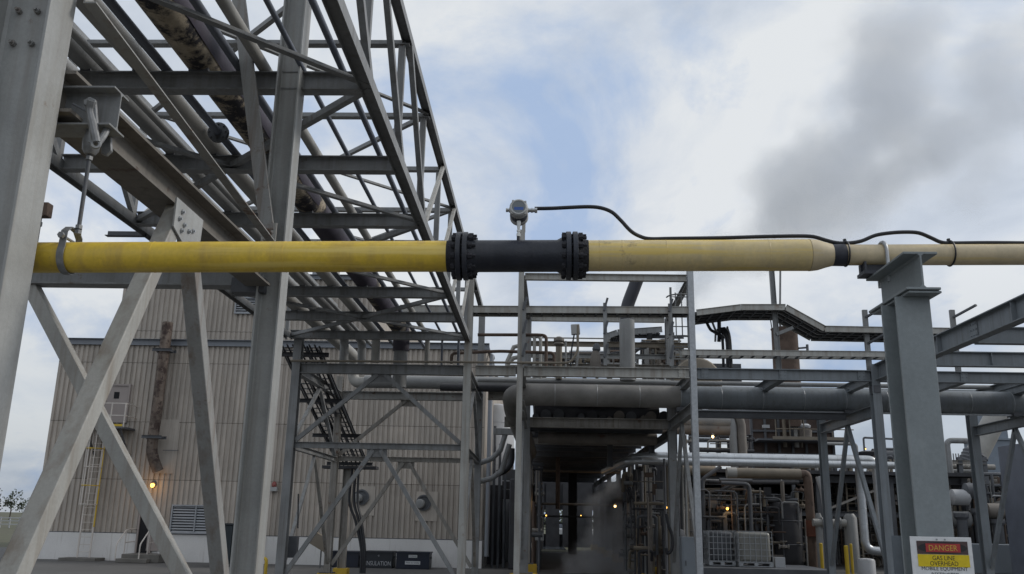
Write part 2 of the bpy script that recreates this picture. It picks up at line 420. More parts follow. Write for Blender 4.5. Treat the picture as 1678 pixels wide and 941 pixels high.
b = MB(); b.box(((UX0+UX1)/2, UY+10.05, 11.25), (UX1-UX0-0.02, 20, 3.38)); b.part('upper_wall_core', 'siding_back', bld)
# side faces: ribbed sheets turned to look along X
def side_sheet(x, y0, y1, z0, z1, sgn):
    mb = MB(); y = y0; pr = []
    while y < y1: pr += [(0, y), (0.035*sgn, y+.04), (0.035*sgn, y+.08), (0, y+.12)]; y += .2335
    pr.append((0, y1)); k = len(pr)
    mb.add([(x+a, q, z0) for a, q in pr] + [(x+a, q, z1) for a, q in pr], [(i, i+1, k+i+1, k+i) for i in range(k-1)])
    mb.part('side_siding', 'siding', bld)
side_sheet(BX1, BY, BY+24, 1.15, 9.55, 1); side_sheet(BX0, BY, BY+24, 1.15, 9.55, -1)
side_sheet(UX1, UY, UY+20, 9.6, 12.95, 1); side_sheet(UX0, UY, UY+20, 9.6, 12.95, -1)
b = MB(); b.box(((BX0+BX1)/2, BY+12, 0.575), (BX1-BX0+0.1, 24.15, 1.15)); b.part('block_base', 'masonry', bld)
b = MB(); b.box(((BX0+BX1)/2, BY-0.03, 1.17), (BX1-BX0+0.1, 0.10, 0.03)); b.part('base_flashing', 'steel_dark', bld)
b = MB(); b.channel((BX0-0.15, BY-0.02, 9.68), (BX1+0.15, BY-0.02, 9.68), 0.30, 0.16, 0.02)
b.box(((BX0+BX1)/2, BY+12, 9.66), (BX1-BX0+0.3, 24, 0.06)); b.part('gutter', 'gutter', bld)
b = MB(); b.channel((UX0-0.12, UY-0.02, 13.06), (UX1+0.12, UY-0.02, 13.06), 0.24, 0.14, 0.02)
b.box(((UX0+UX1)/2, UY+10, 13.05), (UX1-UX0+0.24, 20, 0.06)); b.part('upper_gutter', 'gutter', bld)
def louvre(x0, x1, z0, z1, y, n, mull=0):
    f = MB()
    for xa in (x0, x1): f.box((xa, y-0.05, (z0+z1)/2), (0.06, 0.14, z1-z0+0.06))
    for za in (z0, z1): f.box(((x0+x1)/2, y-0.05, za), (x1-x0-0.06, 0.14, 0.06))
    for k in range(mull):
        xm = x0+(x1-x0)*(k+1)/(mull+1); f.box((xm, y-0.072, (z0+z1)/2), (0.05, 0.11, z1-z0-0.06))
    fr = f.part('louvre', 'louvre', bld)
    bk = MB(); bk.box(((x0+x1)/2, y-0.012, (z0+z1)/2), (x1-x0-0.06, 0.02, z1-z0-0.06)); bk.part('louvre_back', 'dark_gap', fr)
    s = MB(); R = Matrix.Rotation(math.radians(-38), 3, 'X'); hh = (z1-z0)/n
    s.box((0, 0, 0), (x1-x0-0.07, 0.012, hh*0.75), R); me = s.mesh('slat', 'louvre')
    for i in range(n): child('slat', me, fr, ((x0+x1)/2, y-0.06, z0+hh*(i+0.5)))
a = P(283, 828, Y=39.85); c = P(357, 871, Y=39.85); louvre(a.x, c.x, 1.22, a.z, 39.94, 10, 1)
a = P(388, 488, Y=40.5); c = P(426, 514, Y=40.5); louvre(a.x, c.x, c.z, a.z, 40.54, 7)
def door(x0, x1, z0, z1, y, col, win):
    f = MB()
    for xa in (x0-0.04, x1+0.04): f.box((xa, y-0.06, (z0+z1)/2), (0.08, 0.12, z1-z0))
    f.box(((x0+x1)/2, y-0.06, z1+0.04), (x1-x0+0.16, 0.12, 0.08)); fr = f.part('door_frame', 'door_paint', bld)
    d = MB(); d.box(((x0+x1)/2, y-0.045, (z0+z1)/2), (x1-x0, 0.04, z1-z0)); dd = d.part('door_panel', col, fr)
    if win:
        w = MB(); w.box((x0+(x1-x0)*0.52, y-0.072, z0+(z1-z0)*0.74), (0.24, 0.012, 0.3)); w.part('door_window', 'dark_gap', fr)
        h = MB(); h.box((x0+0.1, y-0.085, z0+0.95), (0.05, 0.05, 0.12)); h.part('door_handle', 'steel_dark', fr)
a = P(174, 628, Y=39.9); c = P(205, 693, Y=39.9); door(a.x, c.x, c.z, a.z-0.12, 39.93, 'door_paint', True)
a = P(233, 832, Y=39.9); c = P(244, 905, Y=39.9); door(a.x, c.x, 0.35, a.z, 39.93, 'dark_gap', False)  # this leaf is a dark sheet standing for the unlit open doorway
a = P(245, 845, Y=39.8); c = P(258, 903, Y=39.8)
b = MB(); b.box(((a.x+c.x)/2, 39.86, (a.z+c.z)/2), (c.x-a.x, 0.05, a.z-c.z)); b.part('open_door_leaf', 'door_paint', bld, 'open pink grey door leaf folded flat on the wall')
# wall plates behind the two fans, patch above the lower door
for px, py in ((597, 815), (699, 824)):
    q = P(px, py, Y=39.9); b = MB(); b.box((q.x, 39.935, q.z-0.15), (0.95, 0.03, 1.25)); b.part('fan_plate', 'siding', bld)
    f = MB(); f.lathe((q.x-0.12, 39.93, q.z), (0, -1, 0), [(0, .33), (.10, .34), (.10, .27), (.03, .26)], 24); fr = f.part('fan_ring', 'steel_dark', bld)
    h = MB(); h.lathe((q.x-0.20, 39.90, q.z-0.03), (-.25, -1, -.1), [(0, .05), (.02, .17), (.24, .21), (.32, .17), (.34, .02)], 20); h.part('fan_hood', 'pipe_grey', fr)
q = P(270, 735, Y=39.9); b = MB(); b.box((q.x, 39.94, q.z+0.1), (1.0, 0.02, 2.4)); b.part('patch_sheet', 'siding', bld)

# ------------------------------------------------------------------ things fixed to the building
# caged ladder
q = P(131, 910, Y=39.3); lx = q.x
ld = thing('caged_ladder', 'tall caged ladder with yellow hoops climbing the tan siding left of the lower door', 'ladder', (lx, 39.5, 0))
for s in (-.27, .27):
    b = MB(); b.box((lx+s, 39.6, 2.95), (0.06, 0.05, 5.7)); b.part('rail', 'white_paint', ld)
me = MB().cyl((-.25, 0, 0), (.25, 0, 0), 0.014, n=6).mesh('rung', 'white_paint')
for i in range(18): child('rung', me, ld, (lx, 39.6, 0.35+i*0.31))
hm = MB(); hm.ring((0, 0, 0), (0, 0, 1), 0.36, 0.022, 16, 5, math.pi*0.95, math.pi*2.05)
hm2 = MB()
pts = [(-.30, 0, 0)] + [(.36*math.cos(t), -.10-.5*math.sin(t-math.pi) if False else -.12-.48*abs(math.sin(t)), 0) for t in [math.pi*(1+k/8) for k in range(9)]] + [(.30, 0, 0)]
hoop = MB().tube(pts, 0.022, 6).mesh('hoop', 'white_paint')
hoopy = MB().tube(pts, 0.024, 6).mesh('hoop', 'yellow_paint')
for i, z in enumerate((2.35, 3.15, 3.95, 4.75, 5.55)): child('hoop', hoopy if i % 2 else hoop, ld, (lx, 39.58, z))
for k, t in enumerate((0.9, 1.15, 1.4, 1.65, 1.9, 2.1)):
    t *= math.pi
    if not (math.pi*1.0 <= t <= math.pi*2.0): t = math.pi if t < math.pi else 2*math.pi
    b = MB(); xx = lx + .36*math.cos(t); yy = 39.58-.12-.48*abs(math.sin(t))
    b.box((xx, yy, 3.95), (0.035, 0.02, 3.3)); b.part('cage_bar', 'yellow_paint' if k == 5 else 'white_paint', ld)
b = MB(); b.box((lx+.3, 39.58, 2.2), (0.05, 0.05, 1.6)); b.part('lower_guard_bar', 'yellow_paint', ld)
# platform
a = P(137, 700, Y=38.9); c = P(204, 700, Y=38.9); pz = P(180, 702, Y=39.3).z
pf = thing('access_platform', 'small railed steel platform below the upper door', 'platform', ((a.x+c.x)/2, 39.5, pz))
b = MB(); b.box(((a.x+c.x)/2, 39.35, pz), (c.x-a.x, 1.2, 0.09)); b.part('deck', 'steel_dark', pf)
for xx in (a.x+.15, c.x-.15):
    b = MB(); b.bar((xx, 38.85, pz-.06), (xx, 39.9, pz-1.15), .07, .07); b.part('bracket', 'steel_dark', pf)
for zz in (0.52, 1.05):
    b = MB(); b.tube([(a.x+.5, 38.78, pz+zz), (c.x, 38.78, pz+zz), (c.x, 39.92, pz+zz)], .024, 6); b.part('railing', 'white_paint', pf)
for xx in (a.x+.5, (a.x+c.x)/2+.3, c.x):
    b = MB(); b.box((xx, 38.78, pz+.55), (.045, .045, 1.06)); b.part('railing_post', 'white_paint', pf)
b = MB(); b.box(((a.x+c.x)/2+.2, 38.765, pz+.09), (c.x-a.x-.5, .015, .1)); b.part('toe_board', 'yellow_paint', pf)
b = MB(); b.box((a.x+.45, 38.77, pz+.8), (.06, .06, 1.6)); b.part('yellow_post', 'yellow_paint', pf)
# rusty exhaust duct
p = [P(274, 528, Y=39.3), P(268, 575, Y=39.3), P(256, 665, Y=39.3), P(252, 742, Y=39.3), P(262, 772, Y=39.3)]
ex = thing('exhaust_duct', 'rusty vertical exhaust duct clamped on the siding above the lit lamp', 'duct', tuple(p[3]))
x0 = p[1].x
pp = [V(x0, 39.4, p[0].z), V(x0-.02, 39.4, p[2].z), V(x0-.05, 39.42, p[3].z+.35), V(x0+.05, 39.45, p[3].z-.2), V(x0+.28, 39.6, p[4].z)]
b = MB(); b.tube(pp, 0.235, 20, spline=True); b.part('duct_pipe', 'duct_rust', ex)
b = MB(); b.cyl(pp[0]+V(0, 0, .004), pp[0]+V(0, 0, .012), .2, n=20); b.part('open_mouth', 'dark_gap', ex)
for py in (575, 717):
    z = P(270, py, Y=39.4).z; b = MB()
    for yy in (39.14, 39.66): b.channel((x0-.45, yy, z), (x0+.45, yy, z), .13, .06, .012)
    for xx in (x0-.32, x0+.32): b.box((xx, 39.4, z), (.06, .46, .1))
    b.part('clamp_bracket', 'steel_dark', ex)
b = MB(); b.bar((x0+.3, 39.8, pp[3].z+.35), (x0+1.0, 39.8, pp[3].z+.35), .03, .03); b.part('stay', 'steel_dark', ex)
# lit lamp above door
q = P(247, 796, Y=39.6)
lp = thing('wall_lamp', 'lit amber bulkhead lamp on the siding above the lower door', 'lamp', tuple(q))
b = MB(); b.lathe((q.x, 39.93, q.z+.1), (0, -1, -.2), [(0, .12), (.06, .13), (.12, .10)], 14); b.part('lamp_base', 'steel_dark', lp)
b = MB(); b.lathe((q.x, 39.80, q.z+.06), (0, -.6, -1), [(0, .09), (.06, .085), (.11, .07), (.14, .03)], 14); b.part('globe', 'lamp_amber', lp)
ll = bpy.data.lights.new('lamp_light', 'POINT'); ll.energy = 7; ll.color = (1, .5, .12); ll.shadow_soft_size = .1
lo = bpy.data.objects.new('lamp_light', ll); C.objects.link(lo); lo.parent = lp; lo.location = (0.08, -.32, 0.0)
# unlit red lamp
q = P(449, 797, Y=39.8)
lp = thing('beacon', 'small unlit red beacon over a grey box on the siding beside the tall column', 'lamp', tuple(q))
b = MB(); b.lathe((q.x, 39.8, q.z-.02), (0, 0, 1), [(0, .1), (.12, .11), (.2, .07), (.23, .02)], 12); b.part('lens', 'lamp_red', lp)
b = MB(); b.box((q.x, 39.83, q.z-.12), (.3, .2, .18)); b.part('box', 'box_grey', lp)
# concrete door step and hand rails
a = P(192, 910, Y=38.6); c = P(258, 910, Y=38.6)
st = thing('door_steps', 'low concrete steps in front of the dark lower door', 'steps', ((a.x+c.x)/2, 38.9, 0))
b = MB(); b.box(((a.x+c.x)/2+.1, 39.3, .17), (c.x-a.x-.1, 1.3, .34)); b.part('landing', 'concrete_step', st, bevel=.02)
b = MB(); b.box(((a.x+c.x)/2-.1, 38.45, .085), (c.x-a.x-.4, .4, .17)); b.part('tread', 'concrete_step', st, bevel=.02)
for k, (px, s) in enumerate(((207, 'left'), (245, 'right'))):
    x = P(px, 880, Y=39).x
    b = MB()
    b.tube([(x, 39.85, 1.35), (x, 38.95, 1.32), (x-.1, 38.4, .75), (x-.1, 38.4, .1)], .028, 8, bend=.12); b.tube([(x, 39.85, .82), (x, 38.95, .8)], .022, 6)
    b.tube([(x, 38.95, .3), (x, 38.95, 1.32)], .026, 8)
    b.single('handrail', 'white_paint', 'pale bent handrail on the %s side of the door steps' % s, 'handrail', (x, 39.1, .34 if k else .34))
a = P(101, 917, Y=39.2); c = P(161, 917, Y=39.2)
MB().box(((a.x+c.x)/2, 39.35, .06), (c.x-a.x, .9, .12)).single('ladder_slab', 'concrete_step', 'dark concrete slab on the ground under the caged ladder', 'slab')
# dark cabinet behind the column
a = P(354, 866, Y=36.5); c = P(402, 925, Y=36.5)
db = thing('dumpster', 'dark green steel dumpster against the white base behind the leaning brace', 'dumpster', ((a.x+c.x)/2, 36.9, 0))
w = c.x-a.x
b = MB(); b.box(((a.x+c.x)/2, 37.2, .88), (w, 1.5, 1.5)); b.part('body', 'dumpster', db, bevel=.03)
for k in range(3):
    b = MB(); b.box((a.x+w*(.2+.3*k), 36.42, .88), (.08, .07, 1.4)); b.part('stiffener', 'dumpster', db)
b = MB(); b.box(((a.x+c.x)/2, 37.2, 1.66), (w+.1, 1.6, .06)); b.part('lid', 'bin_black', db)
for s in (-1, 1):
    b = MB(); b.box(((a.x+c.x)/2+s*w*.35, 37.2, .07), (.12, 1.2, .13)); b.part('skid', 'dumpster', db)
# three insulation bins
def bin_(px0, px1, py0, Y, mat, label, texts, plate=False):
    a = P(px0, py0, Y=Y); c = P(px1, py0, Y=Y); z1 = a.z; w = c.x-a.x; xm = (a.x+c.x)/2
    t = thing('storage_bin', label, 'bin', (xm, Y+.45, 0), 'storage bins along the white base')
    b = MB(); b.box((xm, Y+.45, z1/2-.02), (w, .9, z1-.04)); b.part('body', mat, t, bevel=.015)
    b = MB(); b.box((xm, Y+.45, z1-.03), (w+.06, .98, .06)); b.part('lid', mat, t)
    for s in (-1, 1):
        h = MB(); h.box((xm+s*(w/2+.03), Y+.4, z1*.66), (.05, .16, .07)); h.part('handle', 'steel_dark', t)
    for s, fx, fz, fw, fh, mt in texts: lettering(s, fw*w, fh*z1, mt, t, (xm+fx*w, Y-.006, z1*fz))
    if plate:
        for fz, fw, fh, mt in ((.74, .26, .16, 'print_white'), (.36, .46, .2, 'print_white')):
            h = MB(); h.box((xm, Y-.004, z1*fz), (fw*w, .006, fh*z1)); h.part('label_plate', mt, t)
        lettering('STORAGE', .22*w, .08*z1, 'bin_navy', t, (xm, Y-.010, z1*.74))
        lettering('No x only', .40*w, .12*z1, 'bin_navy', t, (xm, Y-.010, z1*.36))
bin_(540, 588, 903, 38.6, 'bin_navy', 'navy storage bin half hidden behind the bridge leg, leftmost of three', [])
bin_(598, 644, 903, 38.6, 'bin_black', 'black storage bin with INSULATION hand lettered across its front', [('INSULATION', 0, .28, .88, .26, 'chalk'), ('G', 0, .74, .06, .09, 'chalk')])
bin_(650, 704, 904, 38.4, 'bin_navy', 'navy storage bin with two white label plates on its front', [], True)

# ================================================================== pipe bridge
XR, XL, ZB, ZT = -2.06, -7.03, 6.775, 8.88
NY = [4.41, 6.87] + [9.35 + 2.46*k for k in range(7)]
NY[-1] = 24.0
pb = thing('pipe_bridge', 'long grey steel truss bridge carrying pipes overhead towards the tan building', 'bridge', (-4.5, 14, 7.0))
for x in (XR, XL):
    b = MB(); b.ibeam((x, 2.2, ZB-.02+.09), (x, 24.1, ZB-.02+.09), .155, .16, up=(1, 0, 0)); b.part('bottom_chord', 'steel', pb)
    b = MB(); b.ibeam((x, 2.2, ZT+.05), (x, 29.2, ZT+.05), .14, .14, up=(1, 0, 0)); b.part('top_chord', 'steel', pb)
for y in NY:
    b = MB(); b.ibeam((XL+.05, y, ZB+.12), (XR-.06, y, ZB+.12), .225, .17); b.part('cross_beam', 'steel', pb)
    b = MB(); b.angle((XL, y+.1, ZT-.06), (XR+.04, y+.1, ZT-.06), .13, .014); b.part('top_strut', 'steel', pb)
for y in [26.5]:
    b = MB(); b.angle((XL, y, ZT-.06), (XR+.04, y, ZT-.06), .13, .014); b.part('top_strut', 'steel', pb)
mid = 5
for x, s in ((XR, 1), (XL, -1)):
    for i, y in enumerate(NY):
        b = MB(); b.angle((x-.02, y, ZB+.15), (x-.02, y, ZT), .10, .011, up=(0, 1, 0)); b.part('vertical', 'steel', pb)
        if i+1 < len(NY):
            y2 = NY[i+1]
            b = MB()
            if i < mid-1: b.bar((x+.03, y+.1, ZT), (x+.03, y2-.05, ZB+.1), .11, .08, (1, 0, 0))
            else: b.bar((x+.03, y+.08, ZB+.1), (x+.03, y2-.08, ZT), .10, .06, (1, 0, 0))
            b.part('diagonal', 'steel' if i < mid-1 else 'steel_warm', pb)
for i in range(len(NY)-1):
    xm = (XL+XR)/2; y, y2 = NY[i], NY[i+1]
    if i % 2: a1, a2, c1, c2 = (xm, y), (XR, y2), (xm, y), (XL, y2)
    else: a1, a2, c1, c2 = (XR, y), (xm, y2), (XL, y), (xm, y2)
    for p0, p1 in ((a1, a2), (c1, c2)):
        b = MB(); b.angle((*p0, ZB+.06), (*p1, ZB+.06), .085, .010); b.part('bottom_brace', 'steel', pb)
    if i % 2 == 0:
        b = MB(); b.angle((XL, y, ZT-.02), (xm, y2, ZT-.02), .075, .009); b.part('top_brace', 'steel', pb)
        b = MB(); b.angle((XR, y, ZT-.02), (xm, y2, ZT-.02), .075, .009); b.part('top_brace', 'steel', pb)
    else:
        b = MB(); b.angle((xm, y, ZT-.02), (XL, y2, ZT-.02), .075, .009); b.part('top_brace', 'steel', pb)
        b = MB(); b.angle((xm, y, ZT-.02), (XR, y2, ZT-.02), .075, .009); b.part('top_brace', 'steel', pb)
for y in (12.0, 14.5):
    b = MB(); b.angle((XL-.75, y+.4, ZB-.01), (XL-.05, y+.4, ZB-.01), .11, .012); b.part('side_outrigger', 'steel_dark', pb) if y > 14 else None
# end frame legs of the bridge, front at 24.2, back at 29.6
def leg(x, y, ztop, w=.26, mat='steel', th=pb, pier=0.28, name='leg'):
    b = MB(); b.ibeam((x, y, pier+.03), (x, y, ztop), w, w*.82, up=(0, 1, 0)); l_ = b.part(name, mat, th)
    q = MB(); q.box((x, y, pier+.015), (w*1.7, w*1.7, .03)); q.part('base_plate', 'steel_dark', l_)
    q = MB(); q.lathe((x, y, 0), (0, 0, 1), [(0, w*1.35), (pier, w*1.3)], 4 if w > 9 else 8); q.part('footing', 'footing_yellow', l_)
XF = -6.78
leg(XF, 24.2, 7.0, .27); leg(XR+.02, 24.2, 9.0, .25, 'steel_warm'); leg(XF, 29.6, 6.6, .25, 'steel_old'); leg(XR, 29.6, 8.9, .25, 'steel')
z1 = 5.98
b = MB(); b.ibeam((XF+.1, 24.2, z1), (XR-.1, 24.2, z1), .27, .2); b.part('frame_beam', 'steel', pb)
b = MB(); b.ibeam((XF+.1, 29.6, z1), (XR-.1, 29.6, z1), .27, .2); b.part('frame_beam', 'steel_rusty', pb)
for x in (XF, XR):
    b = MB(); b.ibeam((x, 24.35, z1-.02), (x, 29.5, z1-.02), .25, .18); b.part('side_beam', 'steel', pb)
z2 = P(600, 731, Y=24.2).z; z3 = P(600, 786, Y=29.6).z
b = MB(); b.ibeam((XF+.1, 24.2, z2), (XR-.1, 24.2, z2), .16, .15); b.part('frame_beam', 'steel', pb)
b = MB(); b.ibeam((XF+.1, 29.6, z2), (XR-.1, 29.6, z2), .15, .15); b.part('frame_beam', 'steel_old', pb)
for x in (XF, XR):
    b = MB(); b.ibeam((x, 24.3, z2-.03), (x, 29.5, z2-.03), .15, .14); b.part('side_beam', 'steel', pb)
for y, mt in ((24.2, 'steel'), (29.6, 'steel_old')):
    xm = (XF+XR)/2
    for x in (XF, XR):
        s = 1 if x < xm else -1
        b = MB(); b.bar((xm-s*.1, y, z1-.14), (x+s*.12, y, z2+.12), .11, .11); b.part('chevron_brace', mt, pb)
        b = MB(); b.bar((xm-s*.1, y, z2-.1), (x+s*.12, y, .55), .11, .11); b.part('chevron_brace', mt, pb)
    for z in (z1-.22, z2-.16):
        b = MB(); b.box((xm, y-.0, z), (.55, .02, .26)); b.part('gusset_plate', mt, pb)
for x in (XF, XR):
    ym = 26.9
    for yy in (24.3, 29.5):
        b = MB(); b.bar((x, ym, z1-.15), (x, yy, z2+.1), .09, .09); b.part('side_brace', 'steel', pb)
        b = MB(); b.bar((x, ym, z2-.1), (x, yy, .6), .09, .09); b.part('side_brace', 'steel_old' if yy > 27 else 'steel', pb)
# ------------------------------------------------------------------ pipes on the bridge
def run(name, label, x, d, y0=2.0, y1=29.0, mat='pipe_grey', z=None, tail=None, flange=None, group='pipes on the bridge', extra=None, bend=.5):
    zc = (ZB+.235+d/2) if z is None else z
    pts = [V(x, y0, zc), V(x, y1, zc)] + [V(*t) for t in (tail or [])]
    base = (x, (y0+y1)/2, zc)
    t = thing(name, label, 'pipe', base, group)
    b = MB(); b.tube(pts, d/2, 20 if d > .2 else 12, bend=bend, seg=7); b.part('pipe_run', mat, t)
    for y in (flange or ()):
        b = MB(); b.cyl((x, y-.035, zc), (x, y+.035, zc), d/2+.085, n=20)
        for k in range(8):
            q = 2*math.pi*k/8; b.cyl((x+(d/2+.055)*math.cos(q), y-.06, zc+(d/2+.055)*math.sin(q)), (x+(d/2+.055)*math.cos(q), y+.06, zc+(d/2+.055)*math.sin(q)), .013, n=6)
        b.part('flange', 'steel_dark', t)
    if d > .2:
        for y in NY:
            b = MB(); b.box((x, y, ZB+.236+.04), (d*.5, .2, .10)); b.part('saddle', 'steel_dark', t)
    return t
run('insulated_pipe', 'widest pale insulated pipe at the left edge of the bridge', -6.23, .36, mat='pipe_pale', y1=28.9, tail=[(-6.23, 29.0, 6.3), (-5.6, 28.7, 6.3)], bend=.35)
run('insulated_pipe', 'grey insulated pipe second from the left edge of the bridge', -5.78, .26, mat='pipe_grey', y1=25.4, tail=[(-5.78, 25.5, 6.3)], bend=.3)
run('insulated_pipe', 'grey insulated pipe running beside the narrow blue-grey one on the bridge', -5.38, .25, mat='pipe_grey', y1=26.0, tail=[(-5.38, 26.1, 6.3)], bend=.3)
run('small_pipe', 'narrow warm grey pipe squeezed between two insulated pipes on the bridge', -5.15, .10, mat='pipe_grey', y1=27.0)
run('insulated_pipe', 'warm grey pipe left of the flanged narrow pipe on the bridge', -4.76, .245, mat='pipe_pale', y1=24.9, tail=[(-4.76, 25.0, 6.3)], bend=.28)
run('small_pipe', 'narrow dark pipe with a bolted flange left of the flaking pipe', -4.46, .11, mat='pipe_blue', y1=26.5, flange=[11.1])
fl = run('flaking_pipe', 'thick pipe with flaking cream wrap over black running along the bridge', -4.04, .46, mat='flaky', y1=24.4)
b = MB(); b.tube([(-4.04, 24.4, ZB+.465), (-4.04, 24.95, ZB+.465), (-4.04, 25.0, ZB-.12)], .238, 20, bend=.5); b.part('elbow', 'flaky_bare', fl)
b = MB(); b.cyl((-4.04, 25.0, ZB-.10), (-4.04, 25.0, 5.6), .2, n=18); b.part('drop_leg', 'pipe_grey', fl)
run('small_pipe', 'narrow dark pipe just right of the flaking pipe', -3.57, .10, mat='pipe_blue', y1=27.5)
run('small_pipe', 'warm grey pipe with a flange right of the flaking pipe', -3.29, .14, mat='pipe_pale', y1=25.0, flange=[14.6], tail=[(-3.29, 25.1, 6.2)], bend=.2)
run('small_pipe', 'thin conduit in the gap right of the tall column on the bridge', -2.82, .065, mat='pipe_blue', y1=24.6, tail=[(-2.82, 24.65, 6.2)], bend=.15)
run('small_pipe', 'thin conduit nearest the right chord of the bridge', -2.36, .08, mat='pipe_blue', y1=24.7, tail=[(-2.36, 24.75, 6.2)], bend=.15)
# bare strip along the flaking pipe where the wrap is gone
b = MB(); n = 10
for (ya, yb) in ((2.0, 8.4), (8.4, 14.2), (14.6, 19.6), (20.2, 23.4)):
    vs = []; fs = []
    for j in range(9):
        y = ya+(yb-ya)*j/8
        for i in range(n):
            lo_, hi_ = (-.50, .62) if yb < 15 else ((-2.7, .6) if yb < 20 else (-1.4, .4))
            t = lo_ + (hi_-lo_)*i/(n-1) + .12*math.sin(y*3.1+i*.4)*(1 if i in (0, n-1) else 0); vs.append((-4.04+.236*math.cos(t), y, ZB+.235+.23+.236*math.sin(t)))
    for j in range(8):
        for i in range(n-1): fs.append((j*n+i, j*n+i+1, (j+1)*n+i+1, (j+1)*n+i))
    b.add(vs, fs)
b.part('bare_strip', 'flaky_bare', fl)

# ================================================================== support trestle beside the gas line
XA = -3.10
tr = thing('support_trestle', 'warm grey steel trestle of two tall columns and bolted braces at the left', 'trestle', (XA, 7.1, 0))
YA, YB2 = 4.80, 9.28
b = MB(); b.ibeam((XA-.07, YA, 0), (XA-.07, YA, 9.5), .36, .265, .012, .02, up=(1, 0, 0)); ca = b.part('column', 'steel_near', tr, bevel=.004)
bolt = MB(); bolt.cyl((0, 0, 0), (0, -.026, 0), .019, n=6); bolt.cyl((0, -.026, 0), (0, -.046, 0), .010, n=8)
bm_ = bolt.mesh('bolt', 'steel_rusty')
for px, py in ((32, 19), (62, 19), (22, 72), (52, 72)):
    q = P(px, py, Y=YA-.012); child('bolt', bm_, ca, (q.x, YA-.006, q.z))
b = MB(); b.ibeam((XA+.155, YB2, 0), (XA+.155, YB2, 9.8), .265, .25, .012, .02, up=(1, 0, 0)); cb = b.part('column', 'steel_near', tr, bevel=.003)
zl = 4.38
b = MB(); b.ibeam((XA+.04, YA+.14, zl+.15), (XA+.04, YB2-.13, zl+.15), .28, .27, .012, .022); b.part('side_beam', 'beam_brown', tr)
b = MB(); b.ibeam((XA-5.5, YB2, zl+.16), (XA-.06, YB2, zl+.16), .27, .2); b.part('end_beam', 'steel', tr)
b = MB(); b.ibeam((XA-4.5, 5.1, zl+.085), (-2.70, 5.1, zl+.085), .265, .2, .010, .013); sb = b.part('stub_beam', 'steel', tr, bevel=.002)
b = MB(); b.box((XA-.08, YB2-.02, zl+.03), (.36, .18, .16)); b.part('seat_bracket', 'steel_dark', tr)
gy = 6.72; gx = XA+.21
# chevron braces under the side beam
b = MB(); b.bar((gx-.06, gy-.05, zl-.02), (gx-.06, YA+.05, 1.15), .13, .13, (1, 0, 0)); b.part('brace', 'steel_warm', tr, bevel=.008)
b = MB(); b.bar((gx-.06, gy+.15, zl-.05), (gx-.02, YB2-.15, .25), .13, .13, (1, 0, 0)); b.part('brace', 'steel_rusty', tr, bevel=.008)
gp = MB(); gp.add([(gx+.012, gy-.26, zl+.02), (gx+.012, gy+.30, zl+.02), (gx+.012, gy+.28, zl-.24), (gx+.012, gy+.02, zl-.32), (gx+.012, gy-.26, zl-.22),
                   (gx+.026, gy-.26, zl+.02), (gx+.026, gy+.30, zl+.02), (gx+.026, gy+.28, zl-.24), (gx+.026, gy+.02, zl-.32), (gx+.026, gy-.26, zl-.22)],
                  [(0, 1, 2, 3, 4), (9, 8, 7, 6, 5), (0, 5, 6, 1), (1, 6, 7, 2), (2, 7, 8, 3), (3, 8, 9, 4), (4, 9, 5, 0)])
gpo = gp.part('gusset_plate', 'steel_near', tr)
bx = MB(); bx.cyl((0, 0, 0), (.014, 0, 0), .020, n=6); bx.cyl((.014, 0, 0), (.026, 0, 0), .011, n=8); bxm = bx.mesh('bolt', 'galv')
for dy, dz in ((-.14, -.06), (-.18, -.13), (-.08, -.15), (-.12, -.21), (.02, -.17), (.10, -.14), (.06, -.26), (.13, -.24)):
    child('bolt', bxm, gpo, (gx+.026, gy+dy, zl+dz))
b = MB(); b.bar((-5.62, YB2+.02, zl+.0), (XA-.05, YB2+.02, .75), .14, .14, (0, 1, 0)); b.part('brace', 'steel_warm', tr, bevel=.006)
# upper braces
q0 = P(126, -10, X=XA+.12); q1 = V(XA+.12, YB2-.2, 4.95)
b = MB(); b.angle((XA+.17, YA+.1, 5.12), (XA+.22, YB2-.15, 4.74), .085, .012, up=(0, 0, 1)); b.part('upper_brace', 'steel_rusty', tr)
b = MB(); b.bar((XA-.55, YB2-.16, 8.1), (XA+.10, YB2-.16, 5.0), .15, .06, (0, 1, 0)); b.part('upper_brace', 'steel_rusty', tr)
b = MB(); b.box((XA+.12, YB2-.17, 4.92), (.16, .02, .34)); g2 = b.part('gusset_plate', 'steel_warm', tr)
for dx, dz in ((-.03, .06), (.03, .06), (-.03, -.03), (.03, -.03)):
    child('bolt', bm_, g2, (XA+.12+dx, YB2-.18, 4.92+dz))
for x, y in ((XA, YA), (XA+.155, YB2)):
    b = MB(); b.box((x, y, .02), (.45, .45, .04)); b.part('base_plate', 'steel_dark', tr)

